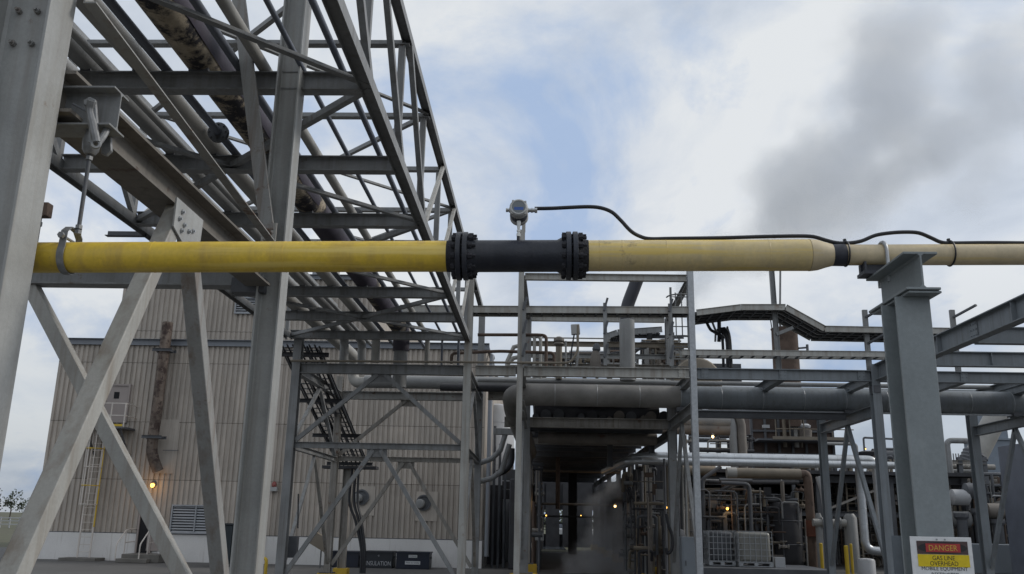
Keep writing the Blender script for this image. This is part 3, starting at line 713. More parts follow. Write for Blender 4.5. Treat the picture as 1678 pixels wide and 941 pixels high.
# ================================================================== gas line
ZG = lambda x: 3.535 + (x+.2)*0.0135
YG = 5.10
gl = thing('gas_line', 'yellow overhead gas pipe with a black bolted spool in its middle', 'pipe', (-.2, YG, 3.535))
def gp_(x): return V(x, YG, ZG(x))
RP, RS = .0935, .0625
b = MB(); b.cyl(gp_(-6.2), gp_(-.56), RP, n=40); b.part('pipe_section', 'yellow', gl)
b = MB(); b.lathe(gp_(-.575), gp_(1)-gp_(0), [(0, RP*1.012), (.02, RP*1.03), (.045, RP*1.07), (.06, RP*1.22)], 40); b.part('weld_neck', 'black_coat', gl)
FR = .146
def flange_pair(xc, s):
    """two bolted discs, the bolt heads long on the side s"""
    for k, (xa, xb) in enumerate(((xc-.036, xc-.004), (xc+.004, xc+.036))):
        b = MB(); ax = gp_(1)-gp_(0)
        b.lathe(gp_(xa), ax, [(0, FR*.95), (.003, FR), (xb-xa-.003, FR), (xb-xa, FR*.95)], 40); f = b.part('flange', 'black_paint', gl)
        if k == 0:
            n = 12; m_ = MB(); m_.cyl((-.062, 0, 0), (.085, 0, 0), .0095, n=8)
            m_.cyl((-.06, 0, 0), (-.038, 0, 0), .0185, n=6); m_.cyl((.038, 0, 0), (.064, 0, 0), .0185, n=6)
            me = m_.mesh('bolt', 'black_coat')
            for i in range(n):
                t = 2*math.pi*(i+.5)/n; c = gp_(xc); child('bolt', me, f, (c.x, c.y+.122*math.cos(t), c.z+.122*math.sin(t)))
    b = MB(); b.cyl(gp_(xc-.0045), gp_(xc+.0045), FR*.8, n=30); b.part('gasket', 'dark_gap', gl)
flange_pair(-.482, 1); flange_pair(.172, 1)
b = MB(); b.lathe(gp_(-.446), gp_(1)-gp_(0), [(0, RP*1.28), (.03, RP*1.2), (.06, RP*1.03), (.53, RP*1.03), (.56, RP*1.2), (.582, RP*1.28)], 40); b.part('spool', 'black_paint', gl)
b = MB(); b.lathe(gp_(.208), gp_(1)-gp_(0), [(0, RP*1.28), (.02, RP*1.15), (.04, RP*1.05), (.062, RP*1.02)], 40); b.part('weld_neck', 'black_coat', gl)
ax = gp_(1)-gp_(0)
b = MB(); b.lathe(gp_(.262), ax, [(0, RP), (.40, RP), (1.0, RP), (1.31, RP*1.01)], 40); b.part('pipe_section', 'yellow_faded', gl, 'sun-faded yellow pipe section right of the black spool')
b = MB(); b.lathe(gp_(1.574), ax, [(0, RP*1.025), (.012, RP*1.02), (.05, RP*.97), (.10, RP*.80), (.142, RS*1.03)], 40); b.part('reducer', 'cream_pipe', gl)
b = MB(); b.cyl(gp_(1.715), gp_(5.2), RS, n=32); b.part('pipe_section', 'cream_pipe', gl, 'narrower cream pipe section right of the reducer')
b = MB(); b.lathe(gp_(1.708), ax, [(0, RS*1.06), (.015, RS*1.05), (.07, RS*1.07), (.078, RS*1.03)], 36); b.part('tape_wrap', 'tape_black', gl)
for xw in (.335, -2.35, -1.55, .47, .73, 1.33):
    b = MB(); b.ring(gp_(xw), ax, RP, .0018, 40, 6); b.part('weld_bead', 'yellow_faded' if xw > 0 else 'yellow', gl)
# pressure transmitter
xt = P(850, 375, Y=YG).x; zt = ZG(xt)+RP
pt = thing('pressure_transmitter', 'grey round pressure transmitter with a small display on top of the black spool', 'gauge', (xt, YG, zt))
zc = P(850, 341, Y=5.02).z; RH = .056
b = MB(); b.lathe((xt, 5.005, zc), (0, 1, -.12), [(0.004, .043), (0.0, .046), (0, .052), (.004, RH*.98), (.045, RH), (.05, RH*.97)], 36); hs = b.part('front_cap', 'housing', pt)
b = MB(); b.lathe((xt, 5.054, zc-.006), (0, 1, -.12), [(0, RH*.93), (.055, RH*.95)], 32); b.part('housing', 'housing_dark', pt)
b = MB(); b.lathe((xt, 5.108, zc-.012), (0, 1, -.12), [(0, RH*.95), (.004, RH), (.04, RH), (.05, RH*.9)], 32); b.part('rear_cap', 'housing', pt)
b = MB(); b.ring((xt, 5.0045, zc), (0, 1, -.12), .045, .006, 32, 8); b.part('bezel', 'housing', hs)
b = MB(); b.lathe((xt, 5.012, zc-.0005), (0, -1, .12), [(0, .0405), (.009, .0405)], 32); b.part('display', 'lcd', hs)
b = MB(); b.box((xt+.001, 5.0015, zc-.014), (.056, .003, .026), Matrix.Rotation(.12, 3, 'X')); b.part('display_digits', 'lcd_blue', hs)
for t in (.7, 2.3, 3.9, 5.5):
    b = MB(); b.box((xt+.052*math.cos(t), 5.012, zc+.052*math.sin(t)), (.012, .02, .012)); b.part('lug', 'housing', hs)
b = MB(); b.lathe((xt+.05, 5.06, zc), (1, 0, 0), [(0, .016), (.012, .016), (.012, .012), (.022, .012), (.022, .0155), (.034, .0155), (.034, .013), (.046, .013), (.046, .017), (.06, .017), (.062, .012)], 8); b.part('cable_gland', 'stainless', pt)
b = MB(); b.lathe((xt-.05, 5.06, zc), (-1, 0, 0), [(0, .016), (.010, .016), (.010, .011), (.018, .011), (.018, .014), (.028, .012)], 8); b.part('plug', 'stainless', pt)
b = MB(); b.lathe((xt, 5.085, zt-.01), (0, 0, 1), [(0, .0105), (.035, .0105)], 14); b.part('riser_stub', 'black_paint', pt)
b = MB(); b.lathe((xt, 5.085, zt+.025), (0, 0, 1), [(0, .012), (.018, .012), (.018, .008), (.03, .008), (.03, .011), (.04, .011), (.04, .007), (.055, .009), (zc-RH-zt-.02, .014)], 8); b.part('stem', 'stainless', pt)
# cable
cp = [(876, 342), (905, 341.5), (935, 340), (965, 339), (985, 341), (1003, 348), (1018, 362), (1034, 379), (1050, 388), (1066, 391.5), (1100, 391), (1180, 390), (1250, 388), (1305, 387), (1332, 388), (1352, 393.5), (1370, 398), (1391, 398.5), (1412, 395), (1434, 386), (1458, 382), (1484, 380.5), (1506, 382), (1526, 390), (1542, 397), (1560, 398.5), (1620, 398), (1690, 398.5), (1760, 399)]
pts = []
for i, (px, py) in enumerate(cp):
    q = P(px, py, Y=5.06 if px < 1040 else 5.09); pts.append(q)
x_l = pts[-1]; pts.append(V(4.4, 5.09, ZG(4.4)+RS+.012))
cb_ = thing('signal_cable', 'black cable arching from the transmitter and lying along the top of the gas pipe', 'cable', tuple(pts[12]))
b = MB(); b.tube(pts, .0115, 10, spline=True, seg=4); b.part('cable_run', 'rubber', cb_)
for px in (1386, 1557):
    xx = P(px, 420, Y=YG).x; RT = RP if px < 1300 else RS
    b = MB(); b.ring(gp_(xx)+V(0, 0, .008), ax, RT+.012, .005 if px > 1300 else .003, 28, 6)
    b.box(gp_(xx)+V(0, 0, RT+.028), (.014, .018, .016)); b.part('cable_tie', 'rubber', cb_)
# hanger from the stub beam
xh = -2.85
hg = thing('pipe_hanger', 'galvanised rod hanger with a beam clamp holding the left end of the gas pipe', 'hanger', (xh, YG, zl))
zb = zl-.018
def jaw(s):
    pr = [(-.06*s, .115), (-.02*s, .14), (.02*s, .12), (.035*s, .05), (.06*s, -.07), (.075*s, -.15), (.045*s, -.185), (.01*s, -.17), (.005*s, -.09), (-.012*s, .02), (-.025*s, .075), (-.05*s, .08)]
    return pr
for k, (yo, s) in enumerate(((-.105, 1), (.07, -1))):
    b = MB(); b.sweep([(a_, c_) for a_, c_ in jaw(1)], (xh+.02, YG+yo, zb+.02), (xh+.02, YG+yo+.028, zb+.02), (0, 0, 1)); b.part('clamp_jaw', 'galv_dull', hg, bevel=.006)
b = MB(); b.tube([(xh+.03, YG-.12, zb+.12), (xh+.015, YG-.10, zb+.06), (xh+.055, YG-.11, zb-.05), (xh+.085, YG-.10, zb-.15)], .026, 10, spline=True); b.part('clamp_hook', 'galv_dull', hg)
b = MB(); b.tube([(xh+.10, YG-.03, zb-.03), (xh+.10, YG-.06, zb-.09), (xh+.085, YG-.09, zb-.16)], .022, 10, spline=True); b.part('clamp_hook', 'galv_dull', hg)
b = MB(); b.ring((xh+.085, YG-.105, zb-.165), (.5, -1, 0), .022, .011, 16, 6); b.part('clamp_eye', 'galv_dull', hg)
b = MB(); b.cyl((xh-.09, YG-.12, zb+.10), (xh+.03, YG-.10, zb+.04), .007, n=8); b.part('cotter_pin', 'steel_dark', hg)
b = MB(); b.lathe((xh, YG, zb-.19), (0, 0, 1), [(0, .03), (.03, .05), (.10, .055), (.16, .04)], 12); b.part('clamp_nut', 'galv_dull', hg)
zp = ZG(xh)
b = MB(); b.cyl((xh, YG, zp+RP+.06), (xh, YG, zb-.05), .0125, n=12); b.part('rod', 'steel_dark', hg)
for z in (zp+RP+.068, zp+RP+.10, zb-.215):
    b = MB(); b.cyl((xh, YG, z-.012), (xh, YG, z+.012), .0225, n=6); b.part('nut', 'galv_dull', hg)
b = MB()
R2 = RP+.006; prof = []
for i in range(17):
    t = math.radians(-90) + math.pi*2*i/16*.5
    pass
arc = [(R2*math.cos(t), R2*math.sin(t)) for t in [math.radians(x) for x in range(-205, 26, 10)]]
pth = [(0.0, RP+.085), (-.045, RP+.08), (-.085, RP+.045)] + arc + [(.085, RP+.045), (.045, RP+.08), (0.0, RP+.085)]
w = .021; vs = []; fs = []
for (yy, zz) in pth:
    l_ = math.hypot(yy, zz); k = (l_+.008)/l_
    vs += [(xh-.035-w, YG+yy, zp+zz), (xh-.035+w, YG+yy, zp+zz), (xh-.035+w, YG+yy*k, zp+zz*k), (xh-.035-w, YG+yy*k, zp+zz*k)]
for i in range(len(pth)-1):
    for j in range(4): fs.append((i*4+j, i*4+(j+1) % 4, (i+1)*4+(j+1) % 4, (i+1)*4+j))
b.add(vs, fs); b.part('clevis_strap', 'galv_dull', hg)
for z in (zp+RP+.012,):
    b = MB(); b.cyl((xh-.035, YG-RP-.03, z), (xh-.035, YG+RP+.03, z), .009, n=8); b.cyl((xh-.035, YG-RP-.035, z), (xh-.035, YG-RP-.012, z), .02, n=6); b.part('cross_bolt', 'galv_dull', hg)
# rusty valve tag seen past the near column
q = P(74, 345, Y=8.0)
vv = thing('rusty_junction_box', 'small rusty box on a thin conduit peeping past the nearest column', 'box', tuple(q))
b = MB(); b.box(q, (.10, .10, .14)); b.part('box', 'pipe_rust', vv, bevel=.01)
b = MB(); b.cyl(q+V(-.03, 0, -.07), q+V(-.03, 0, -.42), .012, n=8); b.cyl(q+V(-.03, 0, -.12), q+V(-.03, 0, -.16), .022, n=8); b.part('conduit', 'steel_dark', vv)
b = MB(); b.box((q.x-.12, q.y, q.z+.02), (.22, .04, .05)); b.part('arm', 'steel_rusty', vv)

# ================================================================== right support post
XP = 1.985
ps = thing('pipe_support_post', 'grey steel post with stacked beam seat carrying the narrow gas pipe', 'post', (XP, 4.85, 0))
zt_ = 3.432
HB = .208; zbm = zt_-HB/2
b = MB(); b.ibeam((XP+.025, 4.60, zbm), (XP+.025, 5.16, zbm), HB, .18, .011, .013); b.part('seat_beam', 'post_grey', ps, bevel=.002)
zc_ = zbm-HB/2-.004
b = MB(); b.box((XP+.035, 4.875, zc_-.006), (.172, .53, .012)); b.part('cap_plate', 'post_grey', ps, bevel=.002)
b = MB(); b.ibeam((XP+.002, 4.805, 0), (XP+.002, 4.805, zc_-.012), .215, .182, .012, .016, up=(0, 1, 0)); b.part('column', 'post_grey', ps, bevel=.002)
b = MB(); b.box((XP, 4.83, .012), (.4, .4, .024)); b.part('base_plate', 'post_grey', ps)
b = MB()
xu = XP+.02; zc2 = ZG(xu)
b.tube([(xu, YG-.075, zt_-.05)] + [(xu, YG+.075*math.cos(t), zc2+.075*math.sin(t)) for t in [math.pi*(1-k/10) for k in range(11)]] + [(xu, YG+.075, zt_-.05)], .011, 8); b.part('u_bolt', 'galv', ps)
b = MB(); b.cyl((XP+.085, 4.9, zt_-.05), (XP+.085, 4.9, zt_-.14), .010, n=8); b.cyl((XP+.085, 4.9, zt_-.075), (XP+.085, 4.9, zt_-.11), .019, n=6); b.part('bolt', 'galv', ps)
b = MB(); b.box((XP-.02, YG, zt_+.011), (.19, .12, .02)); b.box((XP-.02, YG, zt_+.048), (.19, .012, .052)); b.box((XP-.10, YG, zt_+.05), (.012, .10, .056)); b.part('pipe_shoe', 'black_paint', ps)
# danger sign
sy = 4.655; a = P(1490, 879, Y=sy); c = P(1592, 879, Y=sy); sw = c.x-a.x-.006; sx = (a.x+c.x)/2; sz = a.z; sh = .39
sg = thing('danger_sign', 'white DANGER gas line overhead sign facing out on the grey post', 'sign', (sx, sy, sz-sh))
b = MB(); b.box((sx, sy+.004, sz-sh/2), (sw, .006, sh)); b.part('sign_panel', 'sign_white', sg, bevel=.001)
def plate(w, h, dx, dz, mat, name, dy):
    b = MB(); b.box((sx+dx, sy+dy, sz+dz), (w, .0012, h)); return b.part(name, mat, sg)
def dz(py): return P(1541, py, Y=sy).z - sz
iw = sw*.83
plate(iw, dz(887)-dz(908.5), .004, (dz(887)+dz(908.5))/2, 'sign_brown', 'header_band', -.0004)
ell = MB(); n = 40; zc0 = sz+(dz(888)+dz(908))/2
ell.add([(sx+.004+iw*.485*math.cos(2*math.pi*i/n), sy-.0022, zc0+.027*math.sin(2*math.pi*i/n)) for i in range(n)], [tuple(range(n))]); ell.part('header_oval', 'sign_black', sg)
plate(iw*.68, .041, .006, zc0-sz, 'sign_red', 'header_panel', -.0032)
lettering('DANGER', iw*.56, .027, 'sign_letter', sg, (sx+.006, sy-.0046, zc0))
plate(iw*1.01, dz(909)-dz(929), .005, (dz(909)+dz(929))/2, 'sign_yellow', 'message_band', -.0006)
lettering('GAS LINE', iw*.44, .021, 'sign_black', sg, (sx+.005, sy-.0020, sz+dz(914.5)))
lettering('OVERHEAD', iw*.55, .021, 'sign_black', sg, (sx+.005, sy-.0020, sz+dz(923.5)))
lettering('MOBILE EQUIPMENT', iw*.90, .020, 'sign_black', sg, (sx+.006, sy-.0006, sz+dz(932.5)))
lettering('RESTRICTED', iw*.54, .020, 'sign_black', sg, (sx+.007, sy-.0006, sz+dz(942)))
for s in (-1, 1):
    b = MB(); b.cyl((sx+s*.02, sy+.002, sz-.012), (sx+s*.02, sy-.004, sz-.012), .004, n=8); b.part('screw', 'galv', sg)
b = MB(); b.box((2.013, 4.972, sz-.20), (.29, .005, .40)); b = b.single('sign_back', 'cabinet', 'bare grey back of a second sign on the far side of the post', 'sign')
# ================================================================== main pipe rack (runs along X, then away through the tunnel)
rk = thing('pipe_rack', 'grey steel pipe rack of columns and beams spanning the middle and right side', 'rack', (4.0, 27, 0))
XC = [-.60, 4.13, 9.0, 13.85]
YF, YK = 24.2, 29.2
leg(XC[0], YF, 10.05, .19, 'steel_warm', rk, .3, 'column'); leg(XC[1], YF, 8.95, .20, 'galv', rk, .3, 'column')
leg(XC[2], YF, 6.3, .27, 'steel_blue', rk, .3, 'column'); leg(XC[3], YF, 6.3, .27, 'steel_blue', rk, .3, 'column')
leg(XC[0]+.1, YK, 8.7, .34, 'steel', rk, .42, 'column'); leg(XC[1]+.1, YK, 8.7, .30, 'steel', rk, .42, 'column')
leg(XC[2]+.05, YK, 6.2, .26, 'steel_blue', rk, .5, 'column'); leg(XC[3], YK, 6.2, .30, 'steel_blue', rk, .5, 'column')
zf = 6.0
mats = ['steel_warm', 'steel_warm', 'steel_blue', 'steel_blue']
xs = [XR+.13] + XC + [19.0]
for i in range(len(xs)-1):
    h = .27 if i < 2 else .30
    b = MB(); b.ibeam((xs[i]+.11, YF, zf-.015), (xs[i+1]-.11, YF, zf-.015), h, .2); b.part('rack_beam', ['steel_warm', 'steel_warm', 'steel_blue', 'steel_blue', 'steel_blue'][i], rk)
    b = MB(); b.ibeam((xs[i]+.17, YK, zf-.02), (xs[i+1]-.17, YK, zf-.02), .27, .2); b.part('rack_beam', ['steel_old', 'steel_old', 'steel_blue', 'steel_blue', 'steel_blue'][i], rk)
for x, mt in ((XC[0], 'steel'), (XC[1], 'steel'), (XC[2], 'steel_blue'), (XC[3], 'steel_blue')):
    b = MB(); b.ibeam((x+.03, YF+.15, 5.07), (x+.06, YK-.15, 5.07), .30, .2); b.part('cross_beam', mt, rk)
    b = MB(); b.ibeam((x+.03, YF+.12, zf-.03), (x+.06, YK-.18, zf-.03), .26, .2); b.part('cross_beam', mt, rk)
    for yy, s in ((YF+.15, 1), (YK-.15, -1)):
        b = MB(); b.bar((x+.04, 26.7, 4.9), (x+.04, yy, .9), .13, .10, (1, 0, 0)); b.part('knee_brace', mt, rk)
for x in (6.55, 11.4):
    b = MB(); b.ibeam((x, YF+.12, zf-.03), (x+.03, YK-.18, zf-.03), .26, .2); b.part('cross_beam', 'steel_blue', rk)
# top frame between the two tall columns
zt2 = 8.68
b = MB(); b.ibeam((XC[0]+.1, YF, zt2), (XC[1]-.1, YF, zt2), .19, .15); b.part('top_beam', 'steel_warm', rk)
b = MB(); b.ibeam((XC[0]+.2, YK, zt2-.06), (XC[1]-.05, YK, zt2-.06), .20, .15); b.part('top_beam', 'steel_warm', rk)
for x in (XC[0]+.05, XC[1]):
    b = MB(); b.ibeam((x, YF+.1, zt2-.02), (x+.08, YK-.15, zt2-.02), .18, .15); b.part('top_beam', 'steel', rk)
b = MB(); b.box((XC[0]+.04, YF-.02, 10.15), (.10, .02, .32)); b.part('splice_plate', 'steel_warm', rk)
# right hand platform beams reaching towards the viewer
b = MB(); b.ibeam((9.1, 12.5, 6.08), (9.1, YF-.12, 6.08), .44, .24, .014, .022); b.part('long_beam', 'steel_blue', rk)
b = MB(); b.ibeam((13.85, 12.5, 6.08), (13.85, YK-.12, 6.08), .44, .24, .014, .022); b.part('long_beam', 'steel_blue', rk)
for y, h in ((21.7, .36), (18.9, .36), (15.9, .36)):
    b = MB(); b.ibeam((9.25, y, 6.02), (13.72, y, 6.02), h, .2); b.part('floor_beam', 'steel_blue', rk)
    b = MB(); b.box((10.9, y-.06, 6.02), (.012, .09, h-.05)); b.part('stiffener', 'steel_blue', rk)
for x in (XC[2], XC[3]):
    leg(x+.1, 13.0, 5.86, .27, 'steel_blue', rk, .3, 'column')
bp = MB()
for ix in (-.055, .055):
    for iz in (-.09, 0, .09): bp.cyl((ix, -.012, iz), (ix, -.034, iz), .017, n=6)
bp.box((0, 0, 0), (.20, .024, .26)); bpm = bp.mesh('splice_plate', 'steel_blue'); bpw = bp.mesh('splice_plate', 'steel_warm')
for x, me in ((XC[0]+.30, bpw), (XC[1]-.30, bpw), (XC[1]+.32, bpm), (6.55, bpm), (XC[2]-.34, bpm), (XC[2]+.36, bpm), (11.4, bpm)):
    child('splice_plate', me, rk, (x, YF-.014 if False else YF-.035, zf-.015))
bs = MB(); bs.box((0, 0, 0), (.016, .30, .34))
for iy in (-.11, 0, .11):
    for iz in (-.12, 0, .12): bs.cyl((-.01, iy, iz), (-.03, iy, iz), .017, n=6)
bsm = bs.mesh('splice_plate', 'steel_blue')
for y in (15.2, 18.6, 22.9): child('splice_plate', bsm, rk, (9.1-.020, y, 6.08))
for y in (14.4, 16.9, 20.2, 21.7):
    b = MB(); b.box((9.1-.06, y, 6.08), (.10, .012, .39)); b.part('stiffener', 'steel_blue', rk)
b = MB(); b.box((XC[2], YF+.0, 5.62), (.16, .32, .2)); b.part('seat_bracket', 'steel_dark', rk)
# longitudinal tunnel part
YT = [YK, 35.8, 42.6, 49.4, 56.2, 63.0, 70.0]
for i, y in enumerate(YT):
    if i:
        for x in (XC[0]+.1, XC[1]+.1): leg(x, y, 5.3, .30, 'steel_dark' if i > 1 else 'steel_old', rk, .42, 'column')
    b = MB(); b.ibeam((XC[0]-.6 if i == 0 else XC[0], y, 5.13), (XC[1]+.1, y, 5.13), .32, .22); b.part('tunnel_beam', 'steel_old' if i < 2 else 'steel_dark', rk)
    if i+1 < len(YT):
        for f_ in (.33, .66):
            yy = y+(YT[i+1]-y)*f_; b = MB(); b.ibeam((XC[0]+.1, yy, 5.16), (XC[1]+.1, yy, 5.16), .22, .15); b.part('tunnel_beam', 'steel_dark', rk)
        for x in (XC[0]+.1, XC[1]+.1):
            b = MB(); b.ibeam((x, y+.15, 4.85), (x, YT[i+1]-.15, 4.85), .25, .18); b.part('tunnel_side_beam', 'steel_dark', rk)
# dark-coloured pipes lying in the tunnel rack, two tiers
rr = random.Random(3)
for tier, zc in ((0, 5.30), (1, 5.85)):
    x = XC[0]+.3; k = 0
    while x < XC[1]-.1:
        d = rr.choice((.17, .22, .28, .36)); 
        if tier: d *= 1.3
        y0 = 29.6 if tier == 0 else 29.9
        b = MB(); b.cyl((x+d/2, y0+rr.uniform(0, .6), zc+d/2), (x+d/2, 72, zc+d/2), d/2, n=14)
        b.single('dirty_pipe', rr.choice(('steel_dark', 'pipe_dirty', 'near_black')), 'dark pipe on the %s tier of the rack above the tunnel' % ('lower', 'upper')[tier], 'pipe', group='pipes above the tunnel, %s tier' % ('lower', 'upper')[tier])
        x += d + rr.uniform(.03, .09)
# big lagged header
YH = 26.5
def zh(x): return 5.66 - (x-2)*.004
bh = thing('header_pipe', 'very wide lagged header pipe lying across the rack, stained brown at its left end', 'pipe', (6, YH, 5.3))
b = MB(); b.tube([V(-.5, 37.0, 4.75), V(-.85, 28.2, 5.4), V(-.85, YH, zh(0)), V(.2, YH, zh(.2)), V(4.1, YH, zh(4.1))], .33, 28, bend=.62, seg=9); b.part('pipe_section', 'header_dirty', bh, 'brown stained elbow end of the header pipe')
b = MB(); b.cyl(V(4.1, YH, zh(4.1)), V(26, YH, zh(26)), .34, n=32); b.part('pipe_section', 'steel_blue', bh)
for x in (.4, 1.65, 2.9, 4.1, 5.3, 6.5, 7.7, 8.9, 10.1, 11.3, 12.5, 13.7):
    b = MB(); b.ring((x, YH, zh(x)), (1, 0, 0), .338 if x > 4 else .328, .007, 32, 6); b.part('band', 'galv', bh)
for x in XC[1:]:
    b = MB(); b.box((x, YH, 5.28), (.3, .4, .12)); b.part('shoe', 'steel_dark', bh)
b = MB(); b.box((12, YH-.1, zh(12)-.36), (16, .05, .05)); b.part('tracer_line', 'galv', bh)
b = MB(); b.ibeam((4.25, 26.2, 5.12), (8.85, 26.2, 5.12), .2, .15); b.part('under_beam', 'steel_dark', bh)
# cross pipes under the first tunnel beam
MB().cyl((-.2, 30.6, 5.62), (4.0, 30.6, 5.6), .30, n=18).single('cross_header', 'near_black', 'thick near-black pipe lying crosswise on the first tunnel beam', 'pipe')
MB().cyl((-.1, 31.6, 4.86), (4.05, 31.6, 4.85), .20, n=18).single('cross_header', 'pipe_dirty', 'brown stained pipe hung crosswise just under the tunnel rack', 'pipe')
# pipes lying beside the header
for i, (y, z, r, mt, nm, x0) in enumerate(((25.3, 6.17, .045, 'steel_blue', 'thin blue-grey pipe just behind the front rack beam', 4.3), (27.6, 6.25, .07, 'pipe_grey', 'middle grey pipe of the three behind the front rack beam', -2.0), (28.5, 6.25, .055, 'steel_blue', 'rearmost thin pipe on top of the rack', 4.5))):
    MB().cyl((x0, y, z), (26, y, z), r, n=12).single('rack_pipe', mt, nm, 'pipe', group='pipes along the rack top')
MB().tube([(-5.75, 28.6, 6.3), (4.4, 28.6, 6.3)], .21, 18).single('lagged_pipe', 'pipe_grey', 'fat grey lagged pipe running behind the front beam left of the header elbow', 'pipe')
MB().tube([(-3.2, 27.9, 6.05), (4.2, 27.9, 6.03)], .12, 14).single('lagged_pipe', 'near_black', 'black pipe right under the front rack beam', 'pipe')
# rusty thin pipes left of the tall column
z = P(800, 549, Y=25).z; MB().tube([(-1.85, 25.0, z), (-.1, 25.0, z+.02), (.12, 25.0, z), (.12, 25.0, z-1.0)], .047, 8, bend=.12).single('thin_pipe', 'pipe_rust', 'upper rusty thin pipe with a bend behind the light column', 'pipe', group='rusty thin pipes by the light column')
z = P(800, 575, Y=25).z; MB().tube([(-2.6, 25.2, z-.35), (-2.6, 25.2, z-.05), (-1.2, 25.2, z+.03), (.35, 25.2, z), (.35, 25.2, z-.6)], .047, 8, bend=.12).single('thin_pipe', 'pipe_rust', 'lower rusty thin pipe beside the light column', 'pipe', group='rusty thin pipes by the light column')
z = P(640, 594, Y=24.0).z
MB().tube([(-6.9, 23.95, z), (.55, 23.95, z+.04), (.78, 23.95, z+.06), (.98, 23.95, z+.35), (.98, 23.95, z+1.1)], .032, 8, bend=.2).single('conduit', 'pipe_tan', 'long tan conduit clipped in front of the frame beam', 'conduit')
# cable trays
def tray(name, label, pts, w, h, mat='steel_warm', y=24.15, cab=5):
    t = thing(name, label, 'cable tray', tuple(pts[0]))
    for yy in (y, y+w):
        for a, c in zip(pts[:-1], pts[1:]):
            b = MB(); b.channel((a.x, yy, a.z), (c.x, yy, c.z), h, .04 if yy == y else -.04, .012); b.part('side_rail', mat, t)
    rm = MB().box((0, 0, 0), (.05, w-.02, .03)).mesh('rung', 'steel_dark')
    for a, c in zip(pts[:-1], pts[1:]):
        n = max(1, int((c-a).length/.3))
        for i in range(n):
            q = a.lerp(c, (i+.5)/n); child('rung', rm, t, (q.x, y+w/2, q.z-h/2+.02))
    if cab:
        for k in range(cab):
            b = MB(); b.tube([V(p.x, y+.06+k*(w-.12)/(cab-1), p.z-h/2+.06+.03*(k % 3)) for p in pts], .035 if cab < 6 else .055, 6); b.part('cable', 'rubber', t)
    return t
def TP(*a): return [P(px, py, Y=24.1) for px, py in a]
tray('cable_tray', 'long straight cable tray across the top of the tall rack frame', TP((655, 505), (790, 506.5), (1130, 508)), .45, .20)
tray('cable_tray', 'arched cable tray that humps over and steps down to the right', TP((1142, 512), (1215, 503), (1288, 503), (1352, 538.5), (1432, 540), (1760, 545)), 1.25, .17, cab=11)
tray('cable_tray', 'lower straight cable tray right of the galvanised column', TP((1118, 577), (1432, 580), (1760, 585)), .40, .16, 'steel_warm', cab=0)
for px, lab in ((1417, 'thin cable tray post with a slanted arm, left of the big grey post'), (1560, 'thin cable tray post with a slanted arm, right of the big grey post')):
    q = P(px, 508, Y=24.3); t = thing('tray_post', lab, 'post', (q.x, 24.3, 6.15), 'cable tray posts')
    b = MB(); b.box((q.x, 24.32, (q.z+6.13)/2), (.13, .09, q.z-6.13)); b.part('upright', 'steel', t)
    for z in (q.z-.12, 7.0):
        b = MB(); b.bar((q.x, 24.3, z-.1), (q.x+.38, 23.7, z+.12), .07, .05); b.part('arm', 'steel_dark', t)
for px in (858, 992, 1100):
    q = P(px, 580, Y=24.0)
    t = thing('tray_strut', 'short bracket post holding the straight tray, %s' % {858: 'on the light column', 992: 'between the two tall columns', 1100: 'by the ladder'}[px], 'bracket', (q.x, 24.05, 6.15), 'tray bracket posts')
    b = MB(); b.box((q.x, 24.02, (6.15+7.9)/2), (.10, .06, 1.75)); b.part('upright', 'steel', t)
    for z in (7.85, 7.2, 6.55):
        b = MB(); b.bar((q.x-.03, 23.99, z-.18), (q.x+.07, 23.99, z+.18), .06, .10, (0, 1, 0)); b.part('cleat', 'steel_dark', t)
# walkway on the back of the rack
dk = thing('walkway', 'railed steel walkway behind the tall rack frame', 'walkway', (2, 30, 6.95))
b = MB(); b.box((2.0, 29.9, 6.98), (6.2, 1.6, .06)); b.part('deck', 'steel_old', dk)
b = MB(); b.channel((-.5, 29.05, 6.9), (5.0, 29.05, 6.9), .30, .1); b.part('toe_channel', 'steel_old', dk)
for pz, h in ((7.78, .17), (7.38, .16)):
    b = MB(); b.channel((-.55, 29.4, pz), (5.0, 29.4, pz), h, .08); b.part('railing', 'pipe_tan' if h > .16 else 'pipe_grey', dk)
    b = MB(); b.tube([V(-.5, 29.4, pz), V(-.95, 29.4, pz-.12 if h > .16 else pz-.1), V(-1.15, 29.4, pz-.6 if h > .16 else pz-.3), V(-1.17, 29.4, 6.6)], .075, 8); b.part('bent_end', 'pipe_pale', dk)
b = MB(); b.cyl((-.3, 29.45, 8.0), (2.3, 29.45, 8.0), .025, n=6); b.part('handrail', 'pipe_grey', dk)
for x in (-.25, 2.25, 4.6):
    b = MB(); b.box((x, 29.47, 7.5), (.07, .05, 1.05)); b.part('railing_post', 'pipe_grey', dk)
b = MB(); b.bar((2.2, 29.4, 7.1), (2.2, 29.4, 8.0), .06, .06, (1, 0, 0)); b.part('railing_post', 'pipe_grey', dk)
b = MB(); b.cyl((-.3, 29.6, 7.45), (2.2, 29.6, 7.45), .025, n=6); b.part('mid_rail', 'steel_dark', dk)
b = MB(); b.cyl((2.3, 29.4, 7.5), (3.5, 29.4, 7.68), .03, n=6); b.part('stay', 'steel_dark', dk)
